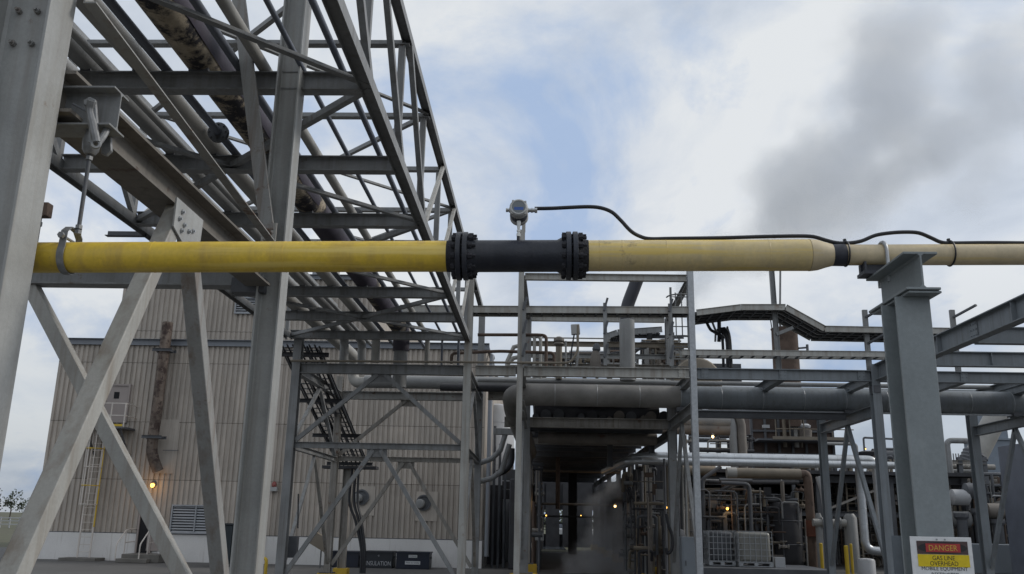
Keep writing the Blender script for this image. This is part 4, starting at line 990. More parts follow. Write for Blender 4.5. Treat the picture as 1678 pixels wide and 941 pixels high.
# small things on the walkway
for px, lab in ((876, 'left goose neck vent pipe on the walkway'), (886, 'right goose neck vent pipe on the walkway')):
    q = P(px, 550, Y=28.2); zt = q.z - (.0 if px == 876 else .03)
    MB().tube([(q.x-.3, 28.2, zt), (q.x, 28.2, zt), (q.x, 28.2, 6.3)], .055, 10, bend=.14).single('vent_pipe', 'pipe_pale', lab, 'pipe', group='vent pipes on the walkway')
q = P(916, 553, Y=27.5); t = thing('standpipe', 'tan standpipe with a bulging grey cap in the middle of the walkway', 'pipe', (q.x, 27.5, 6.4))
b = MB(); b.lathe((q.x, 27.5, 6.3), (0, 0, 1), [(0, .10), (q.z-6.6, .10), (q.z-6.58, .13)], 16); b.part('pipe', 'pipe_tan', t)
b = MB(); b.lathe((q.x, 27.5, q.z-.27), (0, 0, 1), [(0, .11), (.05, .17), (.12, .12), (.14, .17), (.24, .16), (.29, .06)], 16); b.part('cap', 'pipe_dirty', t)
b = MB(); b.lathe((q.x-.1, 27.45, 6.72), (-1, -.4, 0), [(0, .08), (.06, .09), (.1, .04)], 10); b.part('side_valve', 'steel_rusty', t)
q = P(943, 532, Y=27.0); t = thing('instrument_box', 'pale grey box tilted on a thin post above the walkway', 'box', (q.x, 27, 6.4))
R = Matrix.Rotation(math.radians(-4), 3, 'Y')
b = MB(); b.box((q.x, 27, q.z-.16), (.27, .16, .32), R); b.part('box', 'box_grey', t, bevel=.02)
b = MB(); b.tube([(q.x+.06, 27, q.z-.3), (q.x+.08, 27, 6.9), (q.x+.02, 27, 6.5), (q.x-.3, 27, 6.35)], .035, 8, bend=.2); b.part('post', 'pipe_grey', t)
b = MB(); b.tube([(q.x-.04, 27, q.z-.32), (q.x-.13, 27, q.z-.9), (q.x-.15, 27, 6.4)], .028, 6, spline=True); b.part('cable', 'rubber', t)
q = P(976, 600, Y=27.0); t = thing('valve_body', 'stubby grey valve with a dark bonnet at the right of the walkway', 'valve', (q.x, 27, 6.5))
b = MB(); b.lathe((q.x, 27, 6.5), (0, 0, 1), [(0, .24), (.05, .24), (.06, .19), (.45, .15), (.6, .10)], 16); b.part('body', 'pipe_dirty', t)
b = MB(); b.lathe((q.x+.02, 27, 7.1), (.1, 0, 1), [(0, .10), (.05, .13), (.16, .11), (.25, .05)], 12); b.part('bonnet', 'steel_dark', t)
q = P(982, 560, Y=26.6); MB().cyl((.74, 27.2, 6.4), (.74, 27.2, 7.45), .03, n=8).single('thin_standpipe', 'pipe_grey', 'thin grey standpipe between the goose necks and the tan standpipe', 'pipe')
# drum and black vent
t = thing('vent_drum', 'wide pale grey vertical vent with a black upper pipe leaning right', 'vent', (2.62, 27, 6.2))
b = MB(); b.lathe((2.62, 27, 6.2), (0, 0, 1), [(0, .235), (1.88, .235), (1.9, .20)], 28); b.part('lagging', 'pipe_grey', t)
b = MB(); b.tube([(2.62, 27, 8.05), (2.62, 27, 8.5), (2.98, 26.9, 9.45)], .20, 22, bend=.3); b.part('black_pipe', 'vent_black', t)
# rear cable trays beyond walkway
def RTP(Y, *a): return [P(px, py, Y=Y) for px, py in a]
tray('cable_tray', 'bent cable tray behind the vent drum, upper one', RTP(33, (992, 552), (1012, 545), (1085, 540)), .8, .22, 'steel', 33)
tray('cable_tray', 'bent cable tray behind the vent drum, lower one', RTP(33, (1040, 572), (1050, 564), (1095, 560)), .8, .18, 'steel', 33)
t = thing('steel_stand', 'dark steel frame carrying the bent trays behind the vent drum', 'frame', (4.5, 33.4, 6.5))
for px in (998, 1064, 1100):
    q = P(px, 545, Y=33.4); b = MB(); b.ibeam((q.x, 33.4, 4), (q.x, 33.4, q.z), .2, .18, up=(1, 0, 0)); b.part('upright', 'steel_dark', t)
for py in (551, 570, 585):
    q = P(1000, py, Y=33.5); b = MB(); b.ibeam((q.x, 33.5, q.z), (q.x+2.8, 33.5, q.z), .12, .12); b.part('rail', 'steel_dark', t)
for k in range(7):
    q = P(1000+k*3.2, 553, Y=33.3); b = MB(); b.tube([(q.x, 33.3, q.z), (q.x+.1, 33.3, q.z-.5), (q.x+.05, 33.3, q.z-1.1)], .05, 6, spline=True); b.part('hanging_cable', 'rubber', t)
# ladder at the galvanised column
q = P(1116, 600, Y=24.9); lx = q.x
t = thing('rack_ladder', 'grey caged ladder beside the galvanised column of the rack', 'ladder', (lx, 24.9, 6))
for s in (-.24, .24):
    b = MB(); b.box((lx+s, 24.9, 7.25), (.06, .05, 2.7)); b.part('rail', 'steel', t)
rm = MB().cyl((-.24, 0, 0), (.24, 0, 0), .016, n=6).mesh('rung', 'steel')
for i in range(9): child('rung', rm, t, (lx, 24.9, 6.0+i*.29))
hp = MB().tube([(.36*math.cos(a), .3-.4*math.sin(a)+(-.3), 0) for a in [math.pi*k/8 for k in range(9)]], .022, 6).mesh('hoop', 'steel')
for z in (7.1, 7.7, 8.3): child('hoop', hp, t, (lx, 24.88, z))
for a in (.2, .35, .5, .65, .8):
    b = MB(); b.box((lx+.36*math.cos(math.pi*a), 24.88-.4*math.sin(math.pi*a), 7.7), (.03, .02, 1.3)); b.part('cage_bar', 'steel', t)
# tangle of cables under the arched tray
t = thing('cable_bundle', 'bundle of looping cables dropping from the arched tray to the right of the ladder', 'cables', (5.2, 25.4, 6.6))
rc = random.Random(9)
for k in range(7):
    jx = lambda: rc.uniform(-3, 3)
    a = P(1146+k*6+jx(), 516, Y=25.2); c = P(1166+k*3+jx(), 552+jx()*3, Y=25.2+.03*k); d = P(1178+jx(), 546+jx()*2, Y=25.2+.03*k); e = P(1182+k*2+jx(), 556, Y=25.2)
    pl = [a, a.lerp(c, .6)+V(0, 0, -.1), c, d, e, V(e.x, 25.2, 6.35)] if k % 2 else [P(1172+k*3, 560, Y=25.3), P(1174+k*3, 541+jx()*1.2, Y=25.3), P(1186+k, 541+jx(), Y=25.3), P(1193+k*.6, 556, Y=25.3), V(P(1194, 560, Y=25.3).x+k*.01, 25.3, 6.35)]
    b = MB(); b.tube(pl, .032+.012*(k % 3), 6, spline=True, seg=6); b.part('cable', 'rubber' if k % 3 else 'steel', t)
b = MB(); b.box((5.15, 25.3, P(1170, 577, Y=25.2).z), (1.3, .25, .05)); b.part('shelf', 'steel', t)
# horizontal tank above the rack beam
a = P(1160, 597, Y=28.0)
t = thing('horizontal_tank', 'rounded tan tank end showing above the rack beam right of the galvanised column', 'tank', (a.x, 28.0, 6.1))
b = MB(); b.lathe((a.x-.35, 27.9, 6.35), (0, 1, 0), [(-.12, .1), (-.08, .5), (0, .72), (.1, .78), (2.5, .78)], 28); b.part('shell', 'pipe_tan', t)
b = MB(); b.box((a.x+.1, 28.4, 7.25), (2.1, .3, .10)); b.part('saddle_rail', 'pipe_tan', t)
b = MB(); b.box((a.x+.35, 29.2, 6.85), (1.9, .1, .6)); b.part('back_plate', 'steel_dark', t)
# mast
t = thing('tray_mast', 'twin thin masts rising above the arched tray', 'mast', (7.0, 24.3, 6.2))
q = P(1268, 447, Y=24.35); c = P(1272, 500, Y=24.35); e = P(1277, 605, Y=24.35)
b = MB(); b.ibeam((q.x-.0, 24.4, 6.15), (q.x-.05, 24.4, 9.3), .13, .12, up=(1, 0, 0)); b.part('mast', 'steel', t)
b = MB(); b.cyl((q.x+.13, 24.4, 7.9), (q.x+.22, 24.4, 9.3), .028, n=8); b.part('mast_pipe', 'steel', t)
b = MB(); b.bar((q.x-.02, 24.4, 7.15), (q.x+.45, 24.4, 7.35), .09, .09); b.part('mast_arm', 'steel', t)

# ================================================================== plant beyond the rack
MB().box((15.5, 48, .2), (22, 36.8, .4)).single('process_slab', 'concrete', None, None, (15.5, 48, 0), kind='structure')
# rusty stack with cap
q = P(1285, 540, Y=46); 
t = thing('rusty_stack', 'rust brown cylindrical stack with a flat rain cap on rods', 'stack', (q.x, 46, 0))
b = MB(); b.lathe((q.x, 46, .4), (0, 0, 1), [(7.2, .68), (q.z-.45, .66), (q.z-.4, .69), (q.z-.36, .69)], 30); b.part('shell', 'pipe_rust', t)
for a in (.4, 1.6, 2.9, 4.2, 5.4):
    b = MB(); b.cyl((q.x+.6*math.cos(a), 46+.6*math.sin(a), q.z-.1), (q.x+.6*math.cos(a)-.1, 46+.6*math.sin(a), q.z+.95), .03, n=6); b.part('cap_rod', 'steel_dark', t)
b = MB(); b.lathe((q.x-.25, 46, q.z+.85), (0, 0, 1), [(0, .72), (.1, .85), (.14, .82), (.34, .1)], 26); b.part('rain_cap', 'steel_dark', t)
b = MB(); b.cyl((q.x+.6, 45.7, q.z-1.05), (q.x+1.1, 45.7, q.z-1.0), .05, n=8); b.cyl((q.x+1.05, 45.7, q.z-1.15), (q.x+1.05, 45.7, q.z-.85), .07, n=8); b.part('nozzle', 'steel_dark', t)
# furnace
a = P(1230, 672, Y=48); c = P(1362, 672, Y=48); zp = P(1300, 722, Y=47).z
t = thing('furnace', 'dark brown furnace box with railed platform and pale pipes behind the silver pipe', 'furnace', ((a.x+c.x)/2, 50, .4))
xm = (a.x+c.x)/2; w = c.x-a.x
b = MB(); b.box((xm, 50, 6.1), (w, 3.8, 3.4)); b.part('casing', 'brown_brick', t)
for k in range(7):
    b = MB(); b.box((a.x+w*k/6, 48.05, 6.1), (.12, .14, 3.5)); b.part('buckstay', 'steel_dark', t)
for z in (4.6, 5.7, 6.9, 7.7):
    b = MB(); b.box((xm, 48.03, z), (w+.1, .12, .10)); b.part('girt', 'steel_dark', t)
for x in (a.x+.2, xm-.6, xm+.7, c.x-.2):
    for y in (48.3, 51.6):
        b = MB(); b.ibeam((x, y, .4), (x, y, 4.5), .25, .22); b.part('leg', 'near_black', t)
b = MB(); b.box((xm+.3, 47.3, zp), (w+.6, 1.5, .1)); b.part('platform_deck', 'steel_dark', t)
b = MB(); b.box((xm+.5, 46.52, zp+.08), (w*.9, .03, .16)); b.part('toe_board', 'pipe_tan', t)
for zz in (.55, 1.1):
    b = MB(); b.cyl((a.x+.9, 46.55, zp+zz), (c.x+.6, 46.55, zp+zz), .03, n=6); b.part('railing', 'pipe_tan', t)
for k in range(6):
    b = MB(); b.box((a.x+.9+k*.72, 46.55, zp+.55), (.05, .05, 1.1)); b.part('railing_post', 'pipe_tan', t)
for px, r, mt in ((1285, .10, 'pipe_tan'), (1304, .12, 'pipe_pale'), (1312, .06, 'pipe_tan')):
    q = P(px, 700, Y=47.6); b = MB(); b.tube([(q.x, 47.6, zp-.3), (q.x, 47.6, 7.5)], r, 10); b.part('riser', mt, t)
q = P(1302, 690, Y=47.4); b = MB(); b.box(q, (.55, .4, .6)); b.part('burner_box', 'pipe_rust', t)
q = P(1318, 700, Y=47.4); b = MB(); b.lathe(q, (0, 0, 1), [(-.05, .3), (.06, .34), (.16, .2)], 14); b.part('white_cap', 'tank_white', t)
q = P(1320, 712, Y=47.4); b = MB(); b.lathe(q, (0, 0, 1), [(-.25, .3), (.2, .34), (.3, .1)], 14); b.part('valve_head', 'pipe_dirty', t)
q = P(1255, 699, Y=47.3); b = MB(); b.box(q, (.35, .2, .16)); b.part('light_fitting', 'tank_white', t)
# goose neck pair at left of furnace
q = P(1180, 680, Y=40)
for k, (px, r) in enumerate(((1200, .17), (1214, .2))):
    e = P(px, 690, Y=40); zt = P(px, 680-k, Y=40).z
    MB().tube([(e.x-1.4, 40, zt+.05), (e.x-.2, 40, zt+.05), (e.x+.0, 40, zt-.35), (e.x+.06, 40, .4)], r, 14, bend=.35).single('down_pipe', ('pipe_grey', 'pipe_dirty')[k], ('dark inner down pipe bending off the roofed bundle left of the furnace', 'brown outer down pipe nearest the furnace on its left')[k], 'pipe')
for k, py in enumerate((688, 703)):
    e = P(1140, py, Y=38); MB().cyl((4.6, 38, e.z), (P(1195, py, Y=38).x, 38, e.z-.02), .3-.06*k, n=18).single('lagged_pipe', 'pipe_dirty' if k else 'pipe_grey', ('upper fat grey pipe end behind the galvanised column', 'lower dark pipe end behind the galvanised column')[k], 'pipe')
# silver pipes: a bundle of three side by side
silver_x1 = P(1388, 752, Y=33).x
for k, (dy, dz, r) in enumerate(((0, -.13, .13), (.42, .06, .15), (.9, .12, .16))):
    zs = 4.33 + dz; Yp = 33 + dy
    lab = ('front silver clad pipe of three crossing in front of the furnace', 'middle silver clad pipe of three turning down at its right end', 'rear silver clad pipe of three crossing in front of the furnace')[k]
    t = thing('silver_pipe', lab, 'pipe', (7, Yp, zs), 'silver clad pipes')
    x0 = P(1030+k*12, 752, Y=Yp).x
    xe = silver_x1 + (3.0 if k == 0 else (.55 if k == 1 else 1.35))
    pts = [V(x0-.7, Yp+2.8, zs-.25), V(x0, Yp, zs), V(xe, Yp, zs)] + ([] if k == 0 else [V(xe+.0, Yp, 1.25), V(xe+1.6, Yp, 1.15)])
    b = MB(); b.tube(pts, r, 20, bend=.34, seg=7); b.part('cladding', 'aluminium', t)
    x = x0+.5
    while x < xe-.3:
        b = MB(); b.ring((x, Yp, zs), (1, 0, 0), r+.001, .006, 20, 5); b.part('seam_band', 'galv', t); x += .62
    if k:
        z = zs-.6
        while z > 1.5:
            b = MB(); b.ring((xe, Yp, z), (0, 0, 1), r+.001, .006, 20, 5); b.part('seam_band', 'galv', t); z -= .55
# beige pipe with elbow down
zb_ = P(1250, 776, Y=36).z; x0 = P(1192, 776, Y=36).x; x1 = P(1322, 776, Y=36).x
t = thing('beige_pipe', 'beige lagged pipe under the silver pipes, dropping at its right end', 'pipe', (x0, 36, zb_))
b = MB(); b.cyl((x0, 36, zb_), (x1-.25, 36, zb_), .20, n=20); b.part('lagging', 'pipe_tan', t)
b = MB(); b.tube([(x1-.25, 36, zb_), (x1, 36, zb_), (x1+.03, 36, zb_-.4), (x1+.05, 36, .5)], .17, 20, bend=.25); b.part('down_leg', 'pipe_rust', t)
b = MB(); b.cyl((x0-.03, 36, zb_), (x0+.35, 36, zb_), .215, n=20); b.part('end_cover', 'pipe_pale', t)
b = MB(); b.box((x1+.1, 35.8, 1.95), (.55, .3, .6)); b.part('tag_plate', 'rust_panel', t)
b = MB(); b.tube([(x1+.35, 35.7, zb_-.1), (x1+.5, 35.7, zb_-.8), (x1+.62, 35.7, 1.6)], .12, 12, spline=True); b.part('white_riser', 'tank_white', t)
MB().cyl((4.5, 37, zb_+.15), (P(1172, 770, Y=37).x, 37, zb_+.12), .2, n=16).single('beige_pipe', 'pipe_tan', 'short beige pipe end directly right of the galvanised column', 'pipe')
# horizontal white-ish manifold
zz = P(1365, 857, Y=35).z; xa = P(1332, 857, Y=35).x; xb = P(1395, 857, Y=35).x
t = thing('manifold_pipe', 'short white manifold pipe joining two grey risers near the ground', 'pipe', (xa, 35, .4))
b = MB(); b.cyl((xa, 35, zz), (xb-.2, 35, zz), .14, n=16); b.part('header', 'pipe_pale', t)
for x, r in ((xa+.25, .13), (xb, .24)):
    b = MB(); b.lathe((x, 35.1, .4), (0, 0, 1), [(0, r), (zz-.2, r), (zz-.05, r*.6)], 18); b.part('riser', 'pipe_grey', t)
for x in (xa+.35, xa+1.0):
    b = MB(); b.cyl((x-.03, 35, zz), (x+.03, 35, zz), .2, n=18); b.part('flange', 'pipe_grey', t)
# IBC tote on its slab
Yt = 31.2; a = P(1212, 924, Y=Yt); c = P(1267, 924, Y=Yt); zt0 = .68
zbase = zt0
MB().box((P(1235, 930, Y=32).x, 31.9, .34+.2), (4.3, 3.6, .26)).single('tote_plinth', 'steel_dark', 'dark low plinth under the caged liquid tote', 'plinth')
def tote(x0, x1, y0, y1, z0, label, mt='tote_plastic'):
    t = thing('liquid_tote', label, 'tote', ((x0+x1)/2, (y0+y1)/2, z0), 'caged liquid totes')
    xm, ym, w, d = (x0+x1)/2, (y0+y1)/2, x1-x0, y1-y0
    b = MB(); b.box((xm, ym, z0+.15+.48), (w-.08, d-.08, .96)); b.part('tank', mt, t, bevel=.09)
    for k in range(7):
        x = x0+w*k/6
        b = MB(); b.box((x, y0, z0+.64), (.018, .018, 1.0)); b.part('cage_bar', 'galv', t)
    for k in range(1, 7):
        y = y0+d*k/6; b = MB(); b.box((x0, y, z0+.64), (.018, .018, 1.0)); b.part('cage_bar', 'galv', t)
    for k in range(6):
        z = z0+.16+k*.195
        b = MB(); b.box((xm, y0-.014, z), (w, .014, .018)); b.box((x0-.014, ym, z), (.014, d, .018)); b.part('cage_hoop', 'galv', t)
    for z in (z0+.13, z0+.02):
        b = MB(); b.box((xm, ym, z), (w+.02, d, .025)); b.part('pallet_deck', 'galv', t)
    for k in (-.45, 0, .45):
        b = MB(); b.box((xm+k*w, ym, z0+.075), (.13, d, .085)); b.part('pallet_block', 'galv', t)
    b = MB(); b.lathe((xm, ym, z0+1.1), (0, 0, 1), [(0, .11), (.05, .11)], 14); b.part('lid', 'steel_dark', t)
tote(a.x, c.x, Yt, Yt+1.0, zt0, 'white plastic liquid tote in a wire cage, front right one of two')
tote(a.x-.92, a.x-.06, Yt+.35, Yt+1.35, zt0, 'caged dark tank left of the brighter tote, standing for its shaded side', 'steel_dark')  # extra tote; shade is put into its dark tank colour
q = P(1278, 920, Y=31.3); MB().box((q.x, 31.4, .84), (.33, .3, .33)).single('white_carton', 'tank_white', 'small white carton on the plinth right of the caged tote', 'carton')
# electric cabinet near galvanised column
q = P(1117, 880, Y=27.5); c = P(1142, 880, Y=27.5)
t = thing('electric_cabinet', 'blue-grey floor cabinet left of the galvanised column', 'cabinet', ((q.x+c.x)/2, 27.8, 0))
b = MB(); b.box(((q.x+c.x)/2, 27.8, q.z/2), (c.x-q.x, .55, q.z)); b.part('body', 'cabinet', t, bevel=.01)
b = MB(); b.box(((q.x+c.x)/2, 27.515, q.z/2+.05), (c.x-q.x-.08, .02, q.z-.25)); b.part('door', 'cabinet', t)
b = MB(); b.box((q.x+.1, 27.49, q.z*.55), (.03, .03, .14)); b.part('handle', 'steel_dark', t)
# hanging hose
q = P(1098, 850, Y=28.4)
MB().tube([P(1092, 842, Y=28.4), P(1096, 862, Y=28.4), P(1102, 880, Y=28.4), P(1101, 900, Y=28.4), P(1094, 907, Y=28.4), P(1091, 898, Y=28.4)], .05, 8, spline=True).single('hose', 'rubber', 'black hose looped on the column by the cabinet', 'hose')
# bollards
for k, (px, py, Y, mt, r, lab) in enumerate(((1345, 890, 34, 'yellow_paint', .06, 'yellow bollard left of the blue-grey knee brace'), (1386, 894, 33.5, 'yellow_paint', .075, 'left of a close pair of yellow bollards'), (1394, 891, 34, 'yellow_paint', .05, 'right of a close pair of yellow bollards'), (1355, 863, 32, 'pipe_grey', .07, 'taller bare grey bollard beside the knee brace'))):
    q = P(px, py, Y=Y); b = MB(); b.lathe((q.x, Y, .38), (0, 0, 1), [(0, r), (q.z-.40, r), (q.z-.38, r*.6)], 12)
    b.single('bollard', mt, lab, 'bollard', (q.x, Y, .4), group='bollards beyond the rack')
q = P(1419, 915, Y=31); b = MB(); b.lathe((q.x, 31, .0), (0, 0, 1), [(0, .28), (q.z-.08, .28), (q.z-.02, .24), (q.z, .1)], 24); b.single('bollard', 'tank_white', 'fat white painted bollard under the silver elbows', 'bollard', (q.x, 31, 0), group='bollards beyond the rack')
q = P(363, 921, Y=31); MB().lathe((q.x, 31, 0), (0, 0, 1), [(0, .08), (q.z-.02, .08), (q.z, .04)], 12).single('bollard', 'yellow_paint', 'yellow bollard in front of the dark dumpster', 'bollard', (q.x, 31, 0))
q = P(437, 914, Y=26); MB().tube([(q.x-.9, 26.5, q.z-.04), (q.x, 26, q.z-.02), (q.x, 26, .0)], .045, 8, bend=.1).single('barrier_rail', 'yellow_paint', 'yellow bent barrier rail right of the tall column foot', 'barrier')
# tank at the left of the tunnel
q = P(808, 700, Y=46)
t = thing('white_tank', 'tall pale cylindrical tank beside the right corner of the tan building', 'tank', (q.x+.2, 47.2, 0))
b = MB(); b.lathe((q.x+.1, 47.6, 0), (0, 0, 1), [(0, .95), (7.6, .95), (7.9, .8), (8.05, .2)], 30); b.part('shell', 'tank_white', t)
for z in (2.4, 4.8, 7.0):
    b = MB(); b.ring((q.x+.1, 47.6, z), (0, 0, 1), .952, .012, 30, 5); b.part('band', 'galv', t)
# conduit bends left of tunnel
for k, (pa, pb_, pc, pd) in enumerate((((828, 712), (820, 738), (806, 752), (772, 764)), ((835, 728), (822, 772), (806, 784), (772, 793)))):
    MB().tube([P(*pa, Y=33)] + [P(*p, Y=33) for p in (pb_, pc, pd)], .10, 10).single('bent_conduit', 'steel', ('upper bent grey duct left of the tunnel', 'lower bent grey duct left of the tunnel')[k], 'duct', group='bent ducts left of the tunnel')
a = P(818, 703, Y=33); MB().box((a.x+.55, 33, a.z-.1), (1.5, .25, .22)).single('bracket_beam', 'steel', 'short steel stub beam above the bent ducts left of the tunnel', 'beam')
MB().tube([P(838, 735, Y=36), P(837, 757, Y=36), P(828, 770, Y=36), P(815, 776, Y=36)], .14, 12, spline=True).single('black_hose', 'rubber', 'thick black hose bend left of the tunnel', 'hose')
# dark utility shed left of the tunnel
a = P(800, 795, Y=44); c = P(823, 795, Y=44)
t = thing('utility_frame', 'dark narrow steel doorway frame between tank and tunnel', 'frame', ((a.x+c.x)/2, 44, 0))
b = MB(); b.box(((a.x+c.x)/2, 44.5, a.z/2), (c.x-a.x, 1.2, a.z)); b.part('post', 'near_black', t)
c2 = P(862, 795, Y=44)
for py, h in ((778, .5), (795, .35), (810, .45)):
    z = P(830, py, Y=44).z; b = MB(); b.box(((c.x+c2.x)/2, 44.2, z), (c2.x-c.x, .5, h)); b.part('lintel', 'near_black' if py != 778 else 'steel_dark', t)
b = MB(); b.box((c2.x+.2, 44.5, a.z/2), (.5, 1.2, a.z)); b.part('post', 'near_black', t)
# far things seen through the gap
def tree(x, y, h, w, label, seed, group=None, n=420):
    r = random.Random(seed); t = thing('tree', label, 'tree', (x, y, 0), group)
    b = MB(); b.tube([(x, y, 0), (x+.1, y, h*.3), (x-.1, y, h*.62)], h*.02, 8)
    for k in range(5):
        a = r.uniform(0, 6.3); b.tube([(x, y, h*(.28+.07*k)), (x+math.cos(a)*w*.3, y+math.sin(a)*w*.3, h*(.5+.08*k))], h*.008, 5)
    b.part('trunk', 'bark', t)
    b = MB(); cl = []
    for k in range(14):
        a = r.uniform(0, 6.3); q = r.uniform(0, .85); zz = r.uniform(.3, .95)
        rad = w*.5*(1.05-abs(zz-.5)*1.3)
        cl.append((x+math.cos(a)*rad*q, y+math.sin(a)*rad*q, h*zz, w*r.uniform(.12, .22)))
    for k in range(n):
        cx0, cy0, cz0, cr = r.choice(cl); d = Vector((r.gauss(0, 1), r.gauss(0, 1), r.gauss(0, .8))); d = d.normalized()*cr*r.random()**.4
        p = Vector((cx0, cy0, cz0))+d; s = h*.035*r.uniform(.6, 1.4)
        u = Vector((r.gauss(0, 1), r.gauss(0, 1), r.gauss(0, 1))).normalized(); v = u.orthogonal().normalized()
        b.add([p+u*s, p+v*s*.7, p-u*s, p-v*s*.7], [(0, 1, 2, 3)])
    b.part('crown', 'leaf', t)
tree(-3.2, 92, 4.6, 5.2, 'bushy dark tree seen through the gap left of the tunnel', 1)
for k, (px, h, w) in enumerate(((-14, 6.5, 8), (3, 6.8, 5.5), (16, 4.6, 6.5), (30, 4.0, 7), (48, 3.3, 7), (66, 3.6, 8))):
    q = P(px, 848, Y=205); tree(q.x, 205+k*3, h, w, 'distant dark tree on the field edge left of the building', 20+k, 'distant trees at the far left', 260)
rw = random.Random(5); b = MB()
for k in range(60):
    x = -40+k*1.9; h = rw.uniform(3, 6)
    for j in range(60):
        p = Vector((x+rw.gauss(0, 1.2), 240+rw.gauss(0, 2), abs(rw.gauss(h*.45, h*.25)))); s = rw.uniform(.3, .7)
        u = Vector((rw.gauss(0, 1), rw.gauss(0, 1), rw.gauss(0, 1))).normalized(); v = u.orthogonal().normalized()
        b.add([p+u*s, p+v*s, p-u*s, p-v*s], [(0, 1, 2, 3)])
b.single('far_woods', 'leaf', None, None, kind='stuff')
# white fence far left
q0 = P(-60, 850, Y=110); q1 = P(62, 851, Y=110)
t = thing('ranch_fence', 'white post and rail fence far off across the grass at the left', 'fence', ((q0.x+q1.x)/2, 110, 0))
for z in (.45, .85, 1.2):
    b = MB(); b.box(((q0.x+q1.x)/2, 110, z), (q1.x-q0.x, .06, .12)); b.part('rail', 'tank_white', t)
for k in range(9):
    x = q0.x+(q1.x-q0.x)*k/8; b = MB(); b.box((x, 110.08, .65), (.12, .1, 1.3)); b.part('fence_post', 'tank_white', t)
# power poles far through gap
for k, px in enumerate((826, 834)):
    q = P(px, 825, Y=120); t = thing('power_pole', 'far thin power pole seen through the gap left of the tunnel', 'pole', (q.x, 120, 0), 'far power poles')
    b = MB(); b.cyl((q.x, 120, 0), (q.x, 120, 8), .14, n=8); b.part('pole', 'steel_old', t)
    b = MB(); b.box((q.x, 119.9, 6.6), (1.6, .12, .12)); b.part('crossarm', 'steel_old', t)
# ================================================================== added open shed that darkens the plant right of the tunnel
r4 = random.Random(11)
sh_ = thing('shade_shed', 'added dark open fronted shed that shades the plant behind the silver pipes', 'shed', (11.5, 45, .4))
for x in (5.6, 8.6, 11.6, 14.6, 17.6):
    for y in (38.5, 44.5):
        b = MB(); b.ibeam((x, y, .4), (x, y, 4.1), .24, .2); b.part('column', 'near_black' if y > 40 else 'steel_dark', sh_)
b = MB(); b.box((11.6, 43.6, 4.2), (13, 11.5, .14)); b.part('roof', 'near_black', sh_)
b = MB(); b.box((11.6, 49.4, 2.3), (13, .1, 3.8)); b.part('back_wall', 'near_black', sh_)
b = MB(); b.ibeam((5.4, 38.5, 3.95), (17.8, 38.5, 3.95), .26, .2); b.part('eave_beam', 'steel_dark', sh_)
b = MB(); b.ibeam((5.4, 38.6, 2.55), (17.8, 38.6, 2.55), .2, .18); b.part('mid_beam', 'steel_dark', sh_)
for k in range(3):
    b = MB(); b.bar((5.6+6*k, 38.45, 2.6), (8.6+6*k, 38.45, 3.8), .09, .09, (0, 1, 0)); b.part('brace', 'steel_old', sh_)
for k, (x, w) in enumerate(((7.1, 1.5), (9.4, .9), (13.4, .8))):
    b = MB(); b.box((x, 49.3, 3.05), (w, .12, .7)); b.part('roof_light', 'tank_white', sh_, 'pale translucent panel in the back wall')
# vessels, pumps and piping inside and before it
def vessel(x, y, r, z0, z1, mat, label):
    t = thing('vessel', label, 'vessel', (x, y, z0))
    b = MB(); b.lathe((x, y, z0), (0, 0, 1), [(0, r*.6), (.15, r*.9), (.35, r), (z1-z0-.3, r), (z1-z0-.1, r*.85), (z1-z0, r*.3)], 24); b.part('shell', mat, t)
    b = MB(); b.lathe((x, y, z1-.02), (0, 0, 1), [(0, r*.25), (.15, r*.25), (.15, r*.4), (.2, r*.4)], 14); b.part('nozzle', 'steel_dark', t)
    for zz in (.35, .7):
        b = MB(); b.ring((x, y, z0+(z1-z0)*zz), (0, 0, 1), r+.01, .02, 24, 5); b.part('band', 'steel_dark', t)
q = P(1290, 850, Y=37); vessel(q.x, 37.2, .62, .4, 3.0, 'near_black', 'black upright vessel just right of the caged tote')
q = P(1240, 850, Y=41); vessel(q.x, 41, .5, .4, 3.3, 'steel_dark', 'dark upright vessel inside the shed above the caged tote')
q = P(1107, 830, Y=33); vessel(q.x, 33.5, .42, .4, 1.9, 'steel_dark', 'dark stubby vessel behind the electric cabinet')
q = P(1348, 830, Y=40); vessel(q.x, 40, .40, .4, 3.1, 'pipe_grey', 'grey slim vessel behind the blue-grey knee brace')
q = P(1126, 812, Y=36); vessel(q.x, 36, .34, 1.3, 2.6, 'pipe_dirty', 'brown domed vessel left of the galvanised column foot')
for k in range(11):
    px = 1152+k*13+r4.uniform(-5, 5); Y = r4.uniform(35, 38); q = P(px, 800, Y=Y); zt = r4.uniform(2.4, 3.9); rr_ = r4.choice((.03, .035, .045, .08))
    pts = [(q.x, Y, .4), (q.x, Y, zt), (q.x+r4.choice((-1, 1))*r4.uniform(.3, 1.2), Y, zt+r4.choice((.02, .02, .5)))]
    MB().tube(pts, rr_, 8, bend=.2).single('riser_pipe', r4.choice(('steel_dark', 'steel_dark', 'steel_old', 'near_black', 'pipe_grey')), 'thin riser pipe with a bent top between the galvanised column and the caged tote', 'pipe', group='risers in front of the shed')
for k in range(7):
    py = 790+k*13; Y = 37.5+r4.uniform(-1, 1); q = P(1160, py, Y=Y); e = P(1250+r4.uniform(-30, 60), py, Y=Y)
    MB().cyl((q.x-r4.uniform(0, 1), Y, q.z), (e.x, Y, q.z+r4.uniform(-.05, .05)), r4.choice((.03, .05, .08)), n=8).single('cross_pipe', r4.choice(('steel_dark', 'near_black', 'pipe_tan')), 'thin level pipe strung across the front of the shed', 'pipe', group='level pipes in front of the shed')
